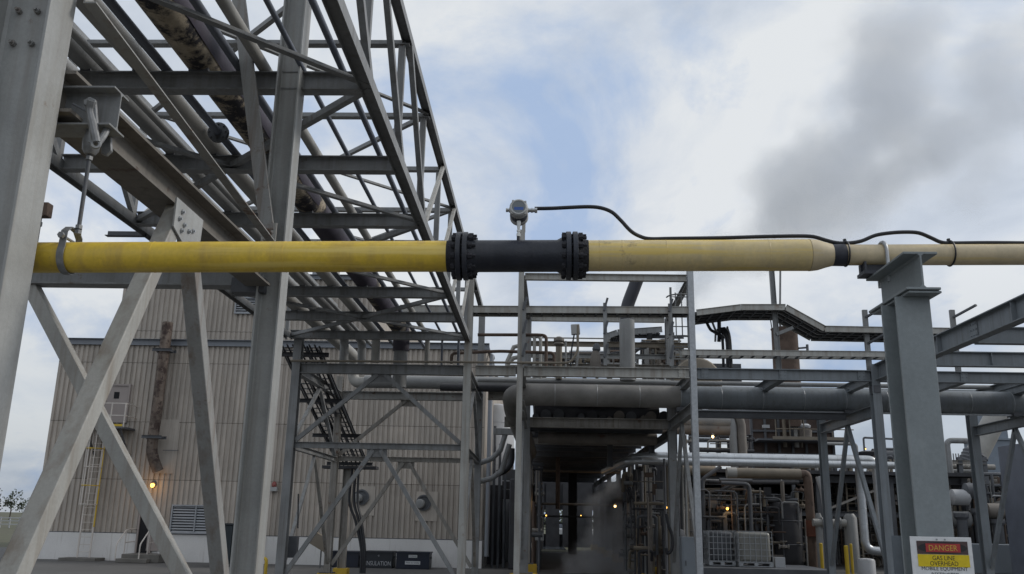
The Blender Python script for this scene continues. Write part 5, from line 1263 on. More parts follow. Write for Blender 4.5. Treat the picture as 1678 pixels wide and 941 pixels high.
for k in range(12):
    px = 1088+k*3.4+r4.uniform(-2, 2); Y = r4.uniform(30, 34); q = P(px, 800, Y=Y); zt = r4.uniform(3.2, 5.0)
    MB().cyl((q.x, Y, .3), (q.x, Y, zt), r4.choice((.03, .04, .07)), n=8).single('riser_pipe', r4.choice(('pipe_grey', 'steel_dark', 'pipe_pale', 'pipe_tan')), 'thin upright pipe in the cluster on the right side of the tunnel mouth', 'pipe', group='upright pipes at the tunnel mouth')
for k, px in enumerate((1036, 1050, 1066, 1078)):
    q = P(px, 800, Y=44+k); MB().cyl((q.x, 44+k, .2), (q.x, 44+k, 4.8), .12, n=10).single('riser_pipe', ('pipe_grey', 'pipe_tan', 'steel_dark', 'pipe_grey')[k], 'thick upright pipe deep inside the tunnel at its right', 'pipe', group='thick upright pipes in the tunnel')
# inside of the tunnel
q = P(884, 877, Y=38); t = thing('wall_box', 'grey control box on a post at the left of the tunnel', 'box', (q.x, 38, 0))
b = MB(); b.box((q.x, 38, q.z), (.36, .2, .42)); b.part('box', 'box_grey', t); b = MB(); b.cyl((q.x, 38.1, 0), (q.x, 38.1, q.z), .05, n=8); b.part('post', 'steel_dark', t)
q = P(1058, 880, Y=36); t = thing('wall_box', 'pale control box on a post at the right of the tunnel', 'box', (q.x, 36, 0))
b = MB(); b.box((q.x, 36, q.z), (.2, .15, .3)); b.part('box', 'box_grey', t); b = MB(); b.cyl((q.x, 36.1, 0), (q.x, 36.1, q.z), .04, n=8); b.part('post', 'steel_dark', t)
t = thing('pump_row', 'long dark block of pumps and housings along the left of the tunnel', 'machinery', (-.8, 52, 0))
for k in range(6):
    y = 42+k*4.6; b = MB(); b.box((-.85, y, 1.9), (1.0, 4.2, 3.8)); b.part('pump_house', 'near_black', t, bevel=.05)
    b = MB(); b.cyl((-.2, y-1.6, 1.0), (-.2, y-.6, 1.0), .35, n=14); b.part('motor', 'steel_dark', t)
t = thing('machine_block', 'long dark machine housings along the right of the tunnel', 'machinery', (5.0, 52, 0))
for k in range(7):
    y = 39+k*4.9; b = MB(); b.box((5.0, y, 2.2), (1.2, 4.6, 4.4)); b.part('housing', 'near_black', t, bevel=.05)
t = thing('end_blocker', 'added dark wall with gaps blocking light at the far end of the tunnel', 'building', (1.5, 78, 0))  # added dark mass that shuts light out of the tunnel's far end
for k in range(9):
    b = MB(); b.box((-3.0+k*1.35, 78, 2.6), ((1.15, 1.0, 1.25)[k % 3], 1.2, 5.2)); b.part('wall_bay', 'near_black', t)
b = MB(); b.box((2.4, 78.1, 4.2), (12.5, 1.0, 2.4)); b.part('upper_wall', 'near_black', t)
b = MB(); b.box((2.4, 78.2, .5), (12.5, .8, 1.0)); b.part('plinth', 'near_black', t)
for z in (1.9, 2.5):
    b = MB(); b.box((2.4, 78.1, z), (12.5, .5, .12)); b.part('rail', 'steel_dark', t)
q = P(938, 860, Y=60); b = MB(); b.ibeam((q.x, 60, 0), (q.x, 60, 5.3), .55, .5, up=(1, 0, 0)); b.single('tunnel_post', 'near_black', 'thick black post standing in the far end of the tunnel', 'post', (q.x, 60, 0))
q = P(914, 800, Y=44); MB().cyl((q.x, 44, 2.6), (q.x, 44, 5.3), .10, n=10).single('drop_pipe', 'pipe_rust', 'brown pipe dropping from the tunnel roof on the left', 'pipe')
for k, (py, Y) in enumerate(((772, 46), (826, 50), (846, 60))):
    q = P(900, py, Y=Y); MB().cyl((-.4, Y, q.z), (4.0, Y, q.z), .06, n=8).single('cross_pipe', 'pipe_dirty' if k < 2 else 'steel_dark', ('level pipe high across the tunnel', 'level pipe across the tunnel at lamp height', 'lowest level pipe across the far end of the tunnel')[k], 'pipe')
t = thing('white_vehicle', 'pale parked vehicle glimpsed beyond the far end of the tunnel', 'vehicle', (3.2, 96, 0))
b = MB(); b.box((3.2, 96, .95), (4.6, 2, .9)); b.part('body', 'tank_white', t, bevel=.15)
b = MB(); b.box((3.3, 96, 1.65), (2.6, 1.7, .6)); b.part('cabin', 'pipe_blue', t, bevel=.15)
for x in (1.8, 4.6):
    b = MB(); b.cyl((x, 94.95, .4), (x, 97.05, .4), .4, n=16); b.part('wheel', 'rubber', t)
def lamp(px, py, Y, r, mat, label, pw=0):
    r *= .62
    q = P(px, py, Y=Y); t = thing('lit_lamp', label, 'lamp', tuple(q), 'lit plant lamps')
    b = MB(); b.lathe(q+V(0, 0, r), (0, 0, -1), [(0, r*.5), (r*.4, r*.95), (r*1.2, r), (r*1.9, r*.4)], 12); b.part('globe', mat, t)
    b = MB(); b.lathe(q+V(0, 0, r*2.4), (0, 0, -1), [(0, r*.4), (r*.6, r*1.3), (r*1.2, r*1.2)], 12); b.part('shade', 'steel_dark', t)
    b = MB(); b.cyl(q+V(0, .0, r*2.3), q+V(0, .25, r*3.6), r*.25, n=6); b.part('arm', 'steel_dark', t)
    if pw:
        l_ = bpy.data.lights.new('lamp_light', 'POINT'); l_.energy = pw; l_.color = (1, .6, .25); l_.shadow_soft_size = .1
        o = bpy.data.objects.new('lamp_light', l_); C.objects.link(o); o.parent = t; o.location = (0, -.3, -.15)
lamp(882, 819, 40, .085, 'lamp_amber', 'amber lamp high on the left side of the tunnel', 6)
lamp(1008, 830, 46, .10, 'lamp_warm', 'brightest warm lamp above the steam in the tunnel', 14)
lamp(895, 845, 58, .07, 'lamp_amber', 'small amber lamp low at the far left of the tunnel')
lamp(952, 845, 60, .055, 'lamp_amber', 'tiny amber lamp in the middle of the far tunnel end')
lamp(1093, 832, 32, .055, 'lamp_amber', 'small amber lamp half hidden beside the tunnel mouth column')
lamp(1192, 834, 36.5, .085, 'lamp_amber', 'amber lamp in front of the dark shed above the caged tote', 4)
lamp(1168, 716, 37, .085, 'lamp_warm', 'bright lamp under the lagged pipe ends right of the galvanised column', 6)
lamp(1418, 736, 44, .06, 'lamp_amber', 'small lamp on top of a vessel behind the knee braces')
lamp(1588, 858, 38, .05, 'lamp_amber', 'tiny amber lamp low behind the big grey post')

# ================================================================== diagonal cable ladder behind the tall column
t = thing('sloping_cable_ladder', 'bundle of dark ladder trays sloping down behind the tall column', 'cable tray', (-7.4, 29, 4.2))
p0 = V(-7.15, 25.2, 6.75); p1 = V(-7.15, 33.2, 4.05)
for k in range(4):
    dx = -.42+k*.36; b = MB(); b.channel(p0+V(dx, 0, 0), p1+V(dx*1.0, 0, 0), .14, .05, .012); b.part('side_rail', 'steel_dark', t)
rm = MB().box((0, 0, 0), (1.1, .05, .03)).mesh('rung', 'steel_dark')
for i in range(24):
    q = p0.lerp(p1, (i+.5)/24); child('rung', rm, t, (q.x+.12, q.y, q.z))
for k in range(7):
    dx = -.36+k*.16; b = MB(); b.tube([p0+V(dx, -.2, .05), p0.lerp(p1, .5)+V(dx+.03*(k % 3), 0, .02), p1+V(dx, 0, .05), p1+V(dx, .35, -.3)], .028, 6, spline=True); b.part('cable', 'rubber', t)
for f_ in (.02, .38, .70, 1.0):
    q = p0.lerp(p1, f_); b = MB(); b.ibeam(q+V(-.75, 0, -.12), q+V(.95, 0, -.12), .12, .12); b.part('support_beam', 'near_black', t)
b = MB(); b.box((p1.x+.1, p1.y+.2, p1.z-.25), (2.0, .6, .1)); b.part('landing_plate', 'near_black', t)
q = V(p1.x+.0, p1.y+.2, 0)
b = MB(); b.ibeam((q.x, q.y, .2), (q.x, q.y, p1.z-.3), .28, .24, up=(1, 0, 0)); b.part('post', 'steel_old', t)
for k, dx in enumerate((.02, .14, .24)):
    b = MB(); b.tube([(q.x+.2+dx, q.y-.2, p1.z-.2), (q.x+.15+dx*1.4, q.y-.2, 2.6), (q.x+.45+dx, q.y-.3, 1.9), (q.x+.75+dx*.6, q.y-.4, .9), (q.x+.78+dx*.6, q.y-.4, .1)], .05, 6, spline=True); b.part('conduit', 'rubber', t)
b = MB(); b.box((q.x, q.y, .12), (.5, .5, .24)); b.part('footing', 'footing_yellow', t)
q = P(484, 800, Y=25.5); c = P(478, 905, Y=24.8)
t = thing('meter_box', 'dark switch box strapped low on the front leg of the bridge frame', 'box', tuple(c))
c = P(481, 905, Y=24.6); b = MB(); b.box((c.x-.02, 24.55, 1.22), (.26, .2, .55)); b.part('box', 'steel_dark', t)
b = MB(); b.cyl((c.x+.08, 24.55, 1.7), (c.x+.02, 24.55, 2.6), .02, n=6); b.part('conduit', 'rubber', t)
q = P(522, 893, Y=37.5)
R = Matrix.Rotation(.5, 3, 'Y')
t = thing('broken_crate_lid', 'small brown tilted box hung by the white base behind the bridge leg', 'box', tuple(q)); b = MB(); b.box(q+V(.1, 0, .1), (.8, .3, .5), R); b.part('box', 'pipe_tan', t); b = MB(); b.cyl(q+V(.1, .1, -.1), q+V(.1, .1, -1.0), .03, n=6); b.part('stalk', 'steel_dark', t)
# vent duct on upper roof seen through pipes
q = P(527, 465, Y=42); t = thing('roof_duct', 'pale square roof duct on the upper roof seen between the bridge pipes', 'duct', (q.x, 42.5, 13))
b = MB(); b.box((q.x, 42.5, 14.0), (1.0, 1.0, 2.2)); b.part('duct', 'louvre', t)
b = MB(); b.box((q.x+.55, 42.5, 13.8), (.2, .8, 1.6)); b.part('corner_panel', 'pipe_pale', t)
# corner pipe work on the building right end
MB().tube([(-2.4, 41, 9.5), (-2.25, 40.2, 9.2), (-2.3, 40.0, 8.4), (-2.3, 40.0, .5)], .10, 10, spline=True).single('downspout', 'gutter', 'grey downspout at the right corner of the tan building', 'downspout')
for k in range(3):
    x = -2.1+k*.25; MB().cyl((x, 41, 0), (x, 41, 6.2-k*.8), .06, n=8).single('wall_pipe', 'steel_dark', 'thin upright pipe at the right corner of the tan building', 'pipe', group='corner pipes of the tan building')

# ================================================================== far right plant
def q_(px, py, Y): return P(px, py, Y=Y)
# yellow-tan ladders and platforms between silver pipes and big post
t = thing('yellow_ladder', 'tan ladder standing behind the silver down pipes', 'ladder', (14.0, 40, .4))
a = q_(1384, 765, 39)
for dx in (0, .5):
    b = MB(); b.box((a.x+dx, 39, (a.z+.4)/2), (.07, .06, a.z-.4)); b.part('rail', 'pipe_tan', t)
rm = MB().cyl((0, 0, 0), (.5, 0, 0), .02, n=6).mesh('rung', 'pipe_tan')
for i in range(12): child('rung', rm, t, (a.x, 39, .6+i*.3))
t = thing('stair_tower', 'tan stair tower frame left of the big grey post', 'stair', (17, 42, .4))
a = q_(1437, 760, 41); z1_ = a.z
for dx in (0, .9, 1.8):
    b = MB(); b.box((a.x+dx-.3, 41, (z1_+.4)/2), (.1, .1, z1_-.4)); b.part('post', 'pipe_tan', t)
for k in range(6):
    z = .8+k*.6; b = MB(); b.box((a.x+.6, 41, z), (1.9, .8, .05)); b.part('landing', 'steel_dark', t)
    b = MB(); b.cyl((a.x-.3, 40.6, z+.3), (a.x+1.5, 40.6, z+.3), .03, n=6); b.part('railing', 'pipe_tan', t)
a = q_(1452, 790, 46); c = q_(1478, 880, 46)
MB().box(((a.x+c.x)/2+.6, 46.5, (a.z+.4)/2), (2.0, .8, a.z-.4)).single('pink_wall', 'door_paint', 'pinkish panelled wall just left of the big grey post', 'wall')
# top items above silver pipes: hopper, vessel, thin pipes
q = q_(1426, 750, 44); t = thing('hopper', 'dark funnel hopper with a thin lamp arm above the silver pipes', 'hopper', tuple(q))
b = MB(); b.lathe((q.x, 44, q.z+.30), (0, 0, -1), [(0, .4), (.06, .62), (.2, .55), (.75, .12), (1.2, .12)], 16); b.part('funnel', 'near_black', t)
b = MB(); b.tube([(q.x-.25, 44, q.z+.3), (q.x-.25, 44, q.z+.95), (q.x+1.3, 44, q.z+.9)], .05, 6, bend=.1); b.part('arm', 'steel_dark', t)
b = MB(); b.cyl((q.x+.2, 44.2, q.z+.15), (q.x+2.0, 44.2, q.z+.1), .3, n=14); b.part('drum', 'steel_dark', t)
q = q_(1449, 736, 40); MB().tube([(q.x-.2, 40, q.z), (q.x+.55, 40, q.z), (q.x+.62, 40, q.z-1.6)], .06, 8, bend=.15).single('bent_pipe', 'steel_dark', 'thin dark bent pipe against the sky left of the big grey post', 'pipe')
q = q_(1403, 728, 40); MB().tube([(q.x-1.3, 40, q.z), (q.x, 40, q.z), (q.x, 40, q.z-1.5)], .07, 8, bend=.15).single('bent_pipe', 'pipe_grey', 'pale bent pipe between the two knee braces', 'pipe')
# long horizontal pipes behind post right
for k in range(9):
    Y = 44+k*.7; z = P(1560, 757+k*7.5, Y=Y).z; mt = r4.choice(('pipe_dirty', 'steel_old', 'pipe_grey', 'steel_dark', 'pipe_tan'))
    x0 = P(1455 if k % 3 == 0 else 1545, 760, Y=Y).x; x1 = P(1606+r4.uniform(-4, 30), 760, Y=Y).x
    MB().cyl((x0, Y, z), (x1, Y, z), r4.choice((.08, .13, .2)), n=12).single('stacked_pipe', mt, 'level pipe in the stacked bank right of the big grey post', 'pipe', group='bank of level pipes at the right')
t = thing('pipe_bank_frame', 'dark steel frame holding the stacked bank of pipes at the right', 'frame', (21, 44, .4))
for px in (1548, 1572, 1600, 1612):
    q = q_(px, 756, 43.7); b = MB(); b.ibeam((q.x, 43.7, .4), (q.x, 43.7, q.z+.2), .22, .2); b.part('upright', 'steel_dark', t)
for py in (757, 790, 822):
    q = q_(1545, py, 43.6); e = q_(1615, py, 43.6); b = MB(); b.ibeam((q.x, 43.6, q.z), (e.x, 43.6, q.z), .18, .16); b.part('beam', 'steel_old', t)
for k in range(8):
    q = q_(1541+k*4.2, 745, 44); b = MB(); b.cyl((q.x, 44, q.z-.3), (q.x, 44, q.z+.05), .03, n=6); b.part('baluster', 'pipe_grey', t)
# big slanted pale pipe
a = q_(1600, 742, 50); c = q_(1640, 668, 50)
t = thing('slanted_duct', 'fat pale duct slanting up to the right with a ribbed bellows at its foot', 'duct', (a.x, 50, a.z))
b = MB(); b.cyl((a.x, 50, a.z-.1), (c.x+.35, 50, c.z+.6), .58, n=24); b.part('duct', 'pipe_pale', t)
d = V(c.x+.35-a.x, 0, c.z+.7-a.z).normalized()
for k in range(4):
    b = MB(); b.ring(V(a.x, 50, a.z)-d*(.15+.2*k), d, .55, .12, 24, 6); b.part('bellows_rib', 'steel_dark', t)
b = MB(); b.tube([V(a.x, 50, a.z)-d*.7, V(a.x-.1, 50, a.z-1.6), V(a.x+.05, 50, .5)], .34, 14, spline=True); b.part('lower_pipe', 'pipe_tan', t)
q = q_(1551, 722, 41); MB().tube([(q.x+.9, 41, q.z), (q.x, 41, q.z), (q.x+.12, 41, .4)], .13, 10, bend=.25).single('goose_neck', 'steel', 'grey goose neck pipe right beside the big grey post', 'pipe')
# towers at far right
q = q_(1630, 720, 70); t = thing('cooling_tower', 'blue-grey stepped tower behind the slanted duct', 'tower', (q.x, 71, 0))
b = MB(); b.box((q.x+.4, 72, 4.4), (2.3, 3, 8.8)); b.part('lower_block', 'tower_blue', t)
b = MB(); b.box((q.x+.6, 72, 9.9), (1.7, 2.4, 2.2)); b.part('upper_block', 'tower_blue', t)
b = MB(); b.box((q.x+.4, 72, 8.85), (2.6, 3.3, .14)); b.part('ledge', 'tower_blue', t)
q = q_(1668, 760, 33); t = thing('dark_bin', 'tall dark blue steel bin at the right edge of the view', 'bin', (q.x+.6, 33.5, .4))
b = MB(); b.box((q.x+1.15, 34, (5.0)/2+.2), (1.6, 2, 4.8)); b.part('body', 'pipe_blue', t)
for k in range(4):
    b = MB(); b.box((q.x+.4+k*.5, 32.96, 2.7), (.08, .08, 4.7)); b.part('stiffener', 'steel_dark', t)
# dark machinery low right
a = q_(1560, 890, 36); c = q_(1690, 890, 36)
t = thing('machine_skid', 'dark slate machine skid low at the right behind the danger sign', 'machinery', ((a.x+c.x)/2, 37, .4))
b = MB(); b.box(((a.x+c.x)/2+.6, 37, .95), (c.x-a.x+1.2, 1.5, 1.1)); b.part('base_block', 'cabinet', t, bevel=.03)
for k in range(5):
    x = a.x+.3+k*.7; b = MB(); b.lathe((x, 37.2, 1.5), (0, 0, 1), [(0, .2), (.7+.2*(k % 3), .2), (.8+.2*(k % 3), .28), (.95+.2*(k % 3), .28)], 14); b.part('cylinder', 'steel_dark', t)
b = MB(); b.box(((a.x+c.x)/2+.6, 39.2, 2.2), (c.x-a.x+2, .2, 3.4)); b.part('back_panel', 'near_black', t)
q = q_(1640, 813, 35); MB().cyl((q.x-.3, 35, q.z), (q.x+2.5, 35, q.z), .035, n=8).single('hand_pipe', 'tank_white', 'thin white level pipe in front of the dark machinery at the right edge', 'pipe')
for k, (px, py) in enumerate(((1568, 815), (1571, 851), (1625, 838), (1590, 805))):
    q = q_(px, py, 37.5); b = MB(); b.lathe((q.x-.3, 37.5, q.z), (1, 0, 0), [(0, .15), (.1, .32), (.7, .32), (.85, .1)], 14)
    b.single('small_drum', ('tank_white', 'pipe_grey', 'pipe_dirty', 'steel_dark')[k], ('pale small drum highest right of the big post', 'grey small drum low right of the big post', 'brown small drum by the right column foot', 'dark small drum between post and right column')[k], 'drum')
for k in range(14):
    px = 1548+k*9+r4.uniform(-3, 3); Y = r4.uniform(38, 40); q = q_(px, 800, Y); zt = r4.uniform(2.2, 4.2)
    MB().cyl((q.x, Y, .4), (q.x, Y, zt), r4.choice((.04, .06, .1)), n=8).single('riser_pipe', r4.choice(('pipe_grey', 'steel_dark', 'pipe_dirty', 'steel_old')), 'thin upright pipe in the dark clutter right of the big grey post', 'pipe', group='upright pipes at the far right')
for k in range(10):
    px = 1400+k*8; Y = 48+r4.uniform(0, 2); q = q_(px, 800, Y); zt = P(px, 765+r4.uniform(0, 20), Y=Y).z
    MB().cyl((q.x, Y, .4), (q.x, Y, zt), r4.choice((.06, .1, .16)), n=8).single('riser_pipe', r4.choice(('pipe_tan', 'steel_dark', 'pipe_dirty', 'pipe_tan')), 'upright tan or dark pipe behind the silver down pipes', 'pipe', group='upright pipes behind the silver pipes')
# far process block that closes the view behind the clutter
t = thing('process_block', 'long dark multi level process structure closing the view at the right', 'structure', (27, 55, .4))
for k in range(12):
    x = 18+k*2.0; b = MB(); b.ibeam((x, 54, .4), (x, 54, 5.6+(k % 3)*.25), .25, .2); b.part('column', 'steel_dark', t)
for z in (2.0, 3.4, 4.7):
    b = MB(); b.ibeam((17, 54, z), (41, 54, z), .25, .2); b.part('beam', 'steel_old', t)
    b = MB(); b.box((29, 56, z+.2), (24, 3.5, .08)); b.part('deck', 'near_black', t)
b = MB(); b.box((29, 58, 2.6), (24, .2, 4.4)); b.part('back_wall', 'near_black', t)
for k in range(16):
    x = 18+r4.uniform(0, 22); z = r4.choice((.5, 2.25, 3.65)); rr_ = r4.uniform(.25, .5)
    b = MB(); b.lathe((x, 55.2, z), (0, 0, 1), [(0, rr_*.8), (.1, rr_), (.9, rr_), (1.1, rr_*.4)], 14); b.part('vessel', r4.choice(('pipe_grey', 'pipe_dirty', 'steel_dark')), t)

# ================================================================== tangles of small process piping
def skid(label, px0, px1, z0, z1, Y0, Y1, n, seed, pal, name='process_skid', cat='machinery'):
    r = random.Random(seed); xa = P(px0, 800, Y=Y0).x; xb = P(px1, 800, Y=Y0).x
    t = thing(name, label, cat, ((xa+xb)/2, (Y0+Y1)/2, z0))
    c = lambda: r.choice(pal)
    for k in range(n):
        x = r.uniform(xa, xb); y = r.uniform(Y0, Y1); kind = r.random(); rad = r.choice((.022, .03, .04, .055, .08))
        if kind < .34:
            zt = z0+(z1-z0)*r.uniform(.35, 1); b = MB(); b.cyl((x, y, z0), (x, y, zt), rad, n=8)
            if r.random() < .5: b.cyl((x, y, zt*.6+z0*.4), (x, y, zt*.6+z0*.4+.07), rad*2.1, n=8)
            b.part('upright', c(), t)
        elif kind < .62:
            z = r.uniform(z0+.3, z1); ln = r.uniform(.8, 3.2); b = MB(); b.cyl((max(xa, x-ln/2), y, z), (min(xb, x+ln/2), y, z+r.uniform(-.02, .02)), rad, n=8); b.part('level_pipe', c(), t)
        elif kind < .84:
            z = r.uniform(z0+.6, z1); dx = r.choice((-1, 1))*r.uniform(.3, 1.1); zd = max(z0, z-r.uniform(.5, 2.0))
            b = MB(); b.tube([(x, y, zd), (x, y, z), (min(max(x+dx, xa), xb), y, z), (min(max(x+dx, xa), xb), y+r.uniform(.1, .6), max(z0, z-r.uniform(.3, 1.2)))], rad, 7, bend=.12, seg=4); b.part('bent_pipe', c(), t)
        elif kind < .93:
            z = r.uniform(z0+.3, z1-.2); b = MB(); b.lathe((x, y, z), (0, 0, 1), [(0, .05), (.03, .13), (.10, .14), (.13, .05), (.26, .04), (.26, .14), (.29, .14)], 10)
            b.lathe((x-.2, y, z+.07), (1, 0, 0), [(0, .10), (.04, .10), (.04, .06), (.36, .06), (.36, .10), (.4, .10)], 8); b.part('valve', c(), t)
        else:
            z = r.uniform(z0+.4, z1-.2); b = MB(); b.box((x, y, z), (r.uniform(.12, .4), .15, r.uniform(.15, .45))); b.part('instrument', c(), t)
    for x in (xa+.1, (xa+xb)/2, xb-.1):
        b = MB(); b.ibeam((x, Y1, z0), (x, Y1, z1), .15, .13); b.part('support', 'steel_dark', t)
    for f_ in (.45, .8, 1):
        z = z0+(z1-z0)*f_; b = MB(); b.ibeam((xa, Y1, z), (xb, Y1, z), .14, .12); b.part('support_beam', 'steel_dark', t)
    return t
DK = ['steel_dark', 'near_black', 'steel_dark', 'steel_old', 'pipe_dirty', 'pipe_tan', 'pipe_rust', 'steel']
TN = ['pipe_tan', 'steel_old', 'pipe_dirty', 'steel_dark', 'pipe_grey', 'pipe_rust', 'galv']
skid('tangle of dark thin piping and valves between the galvanised column and the beige pipe', 1150, 1325, .4, 3.9, 36.4, 38.2, 150, 31, DK)
skid('tangle of tan and rusty piping behind the knee braces left of the big grey post', 1322, 1480, .4, 5.0, 41.5, 44, 140, 32, TN)
skid('tangle of dark piping and drums between the big grey post and the right frame column', 1540, 1690, .4, 4.4, 38, 41, 140, 33, DK)
skid('knot of small piping and valves on the walkway beside the rack ladder', 1062, 1128, 6.9, 8.3, 30.2, 31.4, 45, 34, TN)
skid('low row of pipes, valves and instruments behind the walkway railing', 872, 1050, 6.95, 7.75, 30.3, 31.5, 46, 39, TN)
skid('row of small pipes, traps and boxes along the right wall of the tunnel', 1040, 1096, .2, 4.6, 33, 38, 90, 35, DK)
skid('few dark pipes and boxes along the left wall of the tunnel', 872, 890, .2, 4.4, 36, 44, 26, 36, DK)
skid('thin piping above the silver pipes in front of the furnace', 1140, 1240, 4.9, 6.0, 40.5, 42, 22, 37, DK)
skid('thin piping and instruments above the silver pipes at the right of the furnace', 1372, 1470, 4.5, 5.4, 43, 45, 26, 38, TN)

# ================================================================== steam and smoke
def cloud_vol(name, label, cat, c, size, blobs, dens, col, nscale, soft=.45, aniso=0.2, thr=.0, rough=.6, namp=2.4, warp=0.0, wscale=.1):
    mm = bpy.data.materials.new(name); mm.use_nodes = True; tt = mm.node_tree; n = tt.nodes; l = tt.links
    for x in list(n): n.remove(x)
    o = n.new('ShaderNodeOutputMaterial'); pv = n.new('ShaderNodeVolumePrincipled')
    pv.inputs['Color'].default_value = (*col, 1); pv.inputs['Anisotropy'].default_value = aniso
    l.new(pv.outputs[0], o.inputs['Volume'])
    g = n.new('ShaderNodeNewGeometry')
    nz = n.new('ShaderNodeTexNoise'); nz.inputs['Scale'].default_value = nscale; nz.inputs['Detail'].default_value = 5; nz.inputs['Roughness'].default_value = rough
    l.new(g.outputs['Position'], nz.inputs['Vector'])
    acc = None
    wz = n.new('ShaderNodeTexNoise'); wz.inputs['Scale'].default_value = wscale; wz.inputs['Detail'].default_value = 4
    l.new(g.outputs['Position'], wz.inputs['Vector'])
    w0 = n.new('ShaderNodeVectorMath'); w0.operation = 'SUBTRACT'; l.new(wz.outputs['Color'], w0.inputs[0]); w0.inputs[1].default_value = (.5, .5, .5)
    w1 = n.new('ShaderNodeVectorMath'); w1.operation = 'SCALE'; l.new(w0.outputs[0], w1.inputs[0]); w1.inputs['Scale'].default_value = warp
    w2 = n.new('ShaderNodeVectorMath'); w2.operation = 'ADD'; l.new(g.outputs['Position'], w2.inputs[0]); l.new(w1.outputs[0], w2.inputs[1])
    for (bx, by, bz, br, bw) in blobs:
        d = n.new('ShaderNodeVectorMath'); d.operation = 'DISTANCE'; l.new(w2.outputs[0], d.inputs[0]); d.inputs[1].default_value = (bx, by, bz)
        m = n.new('ShaderNodeMapRange'); m.interpolation_type = 'SMOOTHSTEP'
        m.inputs[1].default_value = 0.0; m.inputs[2].default_value = br; m.inputs[3].default_value = bw; m.inputs[4].default_value = 0.0
        l.new(d.outputs['Value'], m.inputs[0])
        if acc is None: acc = m.outputs[0]
        else:
            a = n.new('ShaderNodeMath'); a.operation = 'MAXIMUM'; l.new(acc, a.inputs[0]); l.new(m.outputs[0], a.inputs[1]); acc = a.outputs[0]
    s = n.new('ShaderNodeMath'); s.operation = 'SUBTRACT'; l.new(nz.outputs[0], s.inputs[0]); s.inputs[1].default_value = .5
    k = n.new('ShaderNodeMath'); k.operation = 'MULTIPLY_ADD'; l.new(s.outputs[0], k.inputs[0]); k.inputs[1].default_value = namp; l.new(acc, k.inputs[2])
    mr = n.new('ShaderNodeMapRange'); mr.interpolation_type = 'SMOOTHSTEP'; l.new(k.outputs[0], mr.inputs[0])
    mr.inputs[1].default_value = thr+.12; mr.inputs[2].default_value = thr+.12+soft; mr.inputs[3].default_value = 0; mr.inputs[4].default_value = 1
    f0 = n.new('ShaderNodeMath'); f0.operation = 'MULTIPLY'; l.new(mr.outputs[0], f0.inputs[0])
    gt = n.new('ShaderNodeMath'); gt.operation = 'GREATER_THAN'; l.new(acc, gt.inputs[0]); gt.inputs[1].default_value = .02
    l.new(gt.outputs[0], f0.inputs[1])
    f = n.new('ShaderNodeMath'); f.operation = 'MULTIPLY'; l.new(f0.outputs[0], f.inputs[0]); f.inputs[1].default_value = dens
    l.new(f.outputs[0], pv.inputs['Density'])
    b = MB(); b.box(c, size); me = b.mesh(name, mm, (c[0], c[1], c[2]-size[2]/2))
    ob = bpy.data.objects.new(name, me); C.objects.link(ob); ob.location = (c[0], c[1], c[2]-size[2]/2)
    return tag(ob, label, cat, None, 'stuff')
bl = []
for px, py, r in ((975, 925, 62), (1015, 915, 66), (1055, 920, 60), (945, 930, 44), (1090, 930, 44), (995, 875, 54), (1025, 850, 46), (985, 825, 34), (1010, 800, 28), (1060, 880, 44)):
    q = P(px, py, Y=38); bl.append((q.x, 38, q.z, r*41/1456, 1.15))
cloud_vol('steam', None, None, (2.4, 38, 2.6), (8.0, 5.6, 5.2), bl, .85, (.93, .96, 1.0), 1.0, soft=.8, namp=2.2, rough=.7, warp=1.5, wscale=.7)
bl = []
YS = 150
path = [(1120, 490, 40, 1.3), (1170, 468, 52, 1.4), (1225, 425, 62, 1.5), (1262, 370, 72, 1.5), (1300, 318, 80, 1.45), (1355, 280, 88, 1.35), (1410, 225, 95, 1.25), (1450, 150, 105, 1.1), (1470, 70, 115, 1.0), (1500, -20, 120, .95)]
side = [(1345, 345, 70, 1.3), (1400, 330, 80, 1.3), (1470, 300, 90, 1.2), (1530, 250, 100, 1.1), (1590, 190, 110, 1.0), (1640, 120, 120, .9), (1345, 190, 60, .9), (1600, 300, 90, .8)]
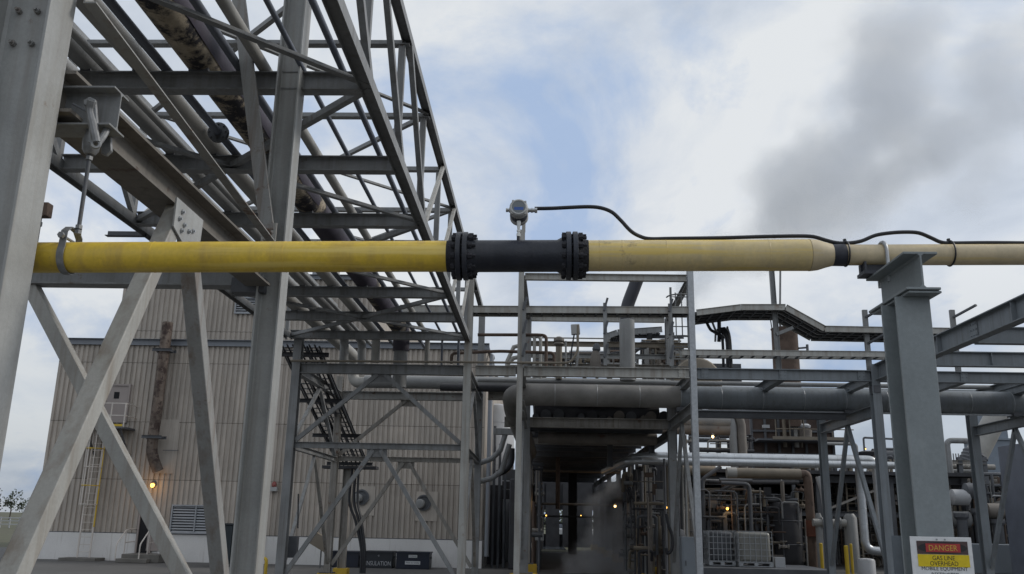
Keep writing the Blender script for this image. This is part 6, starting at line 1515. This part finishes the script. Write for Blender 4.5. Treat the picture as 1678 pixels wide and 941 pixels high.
for seq in (path, side):
    for i_ in range(len(seq)):
        a_ = seq[i_]; c_ = seq[min(i_+1, len(seq)-1)]
        for f_ in ((0, .5) if (seq is path or i_ < 5) and i_ < len(seq)-1 else (0,)):
            px, py, r, w_ = (a_[q]*(1-f_)+c_[q]*f_ for q in range(4))
            q = P(px, py, Y=YS); bl.append((q.x, YS, q.z, r*1.5*YS/1456, w_))
cloud_vol('smoke_plume', None, None, (62, YS, 54), (78, 40, 84), bl, .072, (.84, .87, .92), .075, soft=.8, thr=.12, namp=1.8, rough=.66, warp=18, wscale=.06)

# ------------------------------------------------------------------ each repeat says which one it is
def order_labels(group, fmt, key):
    ob = sorted([o for o in C.objects if o.get('group') == group and not o.parent], key=key); n = len(ob)
    words = ['first', 'second', 'third', 'fourth', 'fifth', 'sixth', 'seventh', 'eighth', 'ninth', 'tenth', 'eleventh', 'twelfth', 'thirteenth', 'fourteenth', 'fifteenth', 'sixteenth']
    for i, o in enumerate(ob):
        o['label'] = fmt % (words[i] if i < n-1 else 'last')
def scr(o):
    c = ROT.transposed() @ (o.location - EYE); return c.x / -c.z
def scz(o):
    c = ROT.transposed() @ (o.location - EYE); return -c.y / -c.z
order_labels('risers in front of the shed', '%s thin bent riser from the left in front of the dark shed', scr)
order_labels('upright pipes at the tunnel mouth', '%s thin upright pipe from the left in the cluster beside the tunnel mouth', scr)
order_labels('corner pipes of the tan building', '%s thin upright pipe from the left at the tan building corner', scr)
order_labels('pipes above the tunnel, lower tier', '%s dark pipe from the left on the lower tier above the tunnel', lambda o: o.location.x)
order_labels('pipes above the tunnel, upper tier', '%s dark pipe from the left on the upper tier above the tunnel', lambda o: o.location.x)
order_labels('level pipes in front of the shed', '%s thin level pipe from the top across the dark shed front', scz)
order_labels('thick upright pipes in the tunnel', '%s thick upright pipe from the left deep inside the tunnel', scr)
order_labels('bank of level pipes at the right', '%s level pipe from the top in the stacked bank right of the grey post', scz)
order_labels('upright pipes at the far right', '%s thin upright pipe from the left in the dark clutter past the grey post', scr)
order_labels('upright pipes behind the silver pipes', '%s upright pipe from the left behind the silver down pipes', scr)
order_labels('distant trees at the far left', '%s distant dark tree from the left on the field edge', scr)
order_labels('far power poles', '%s far thin power pole from the left in the gap beside the tunnel', scr)
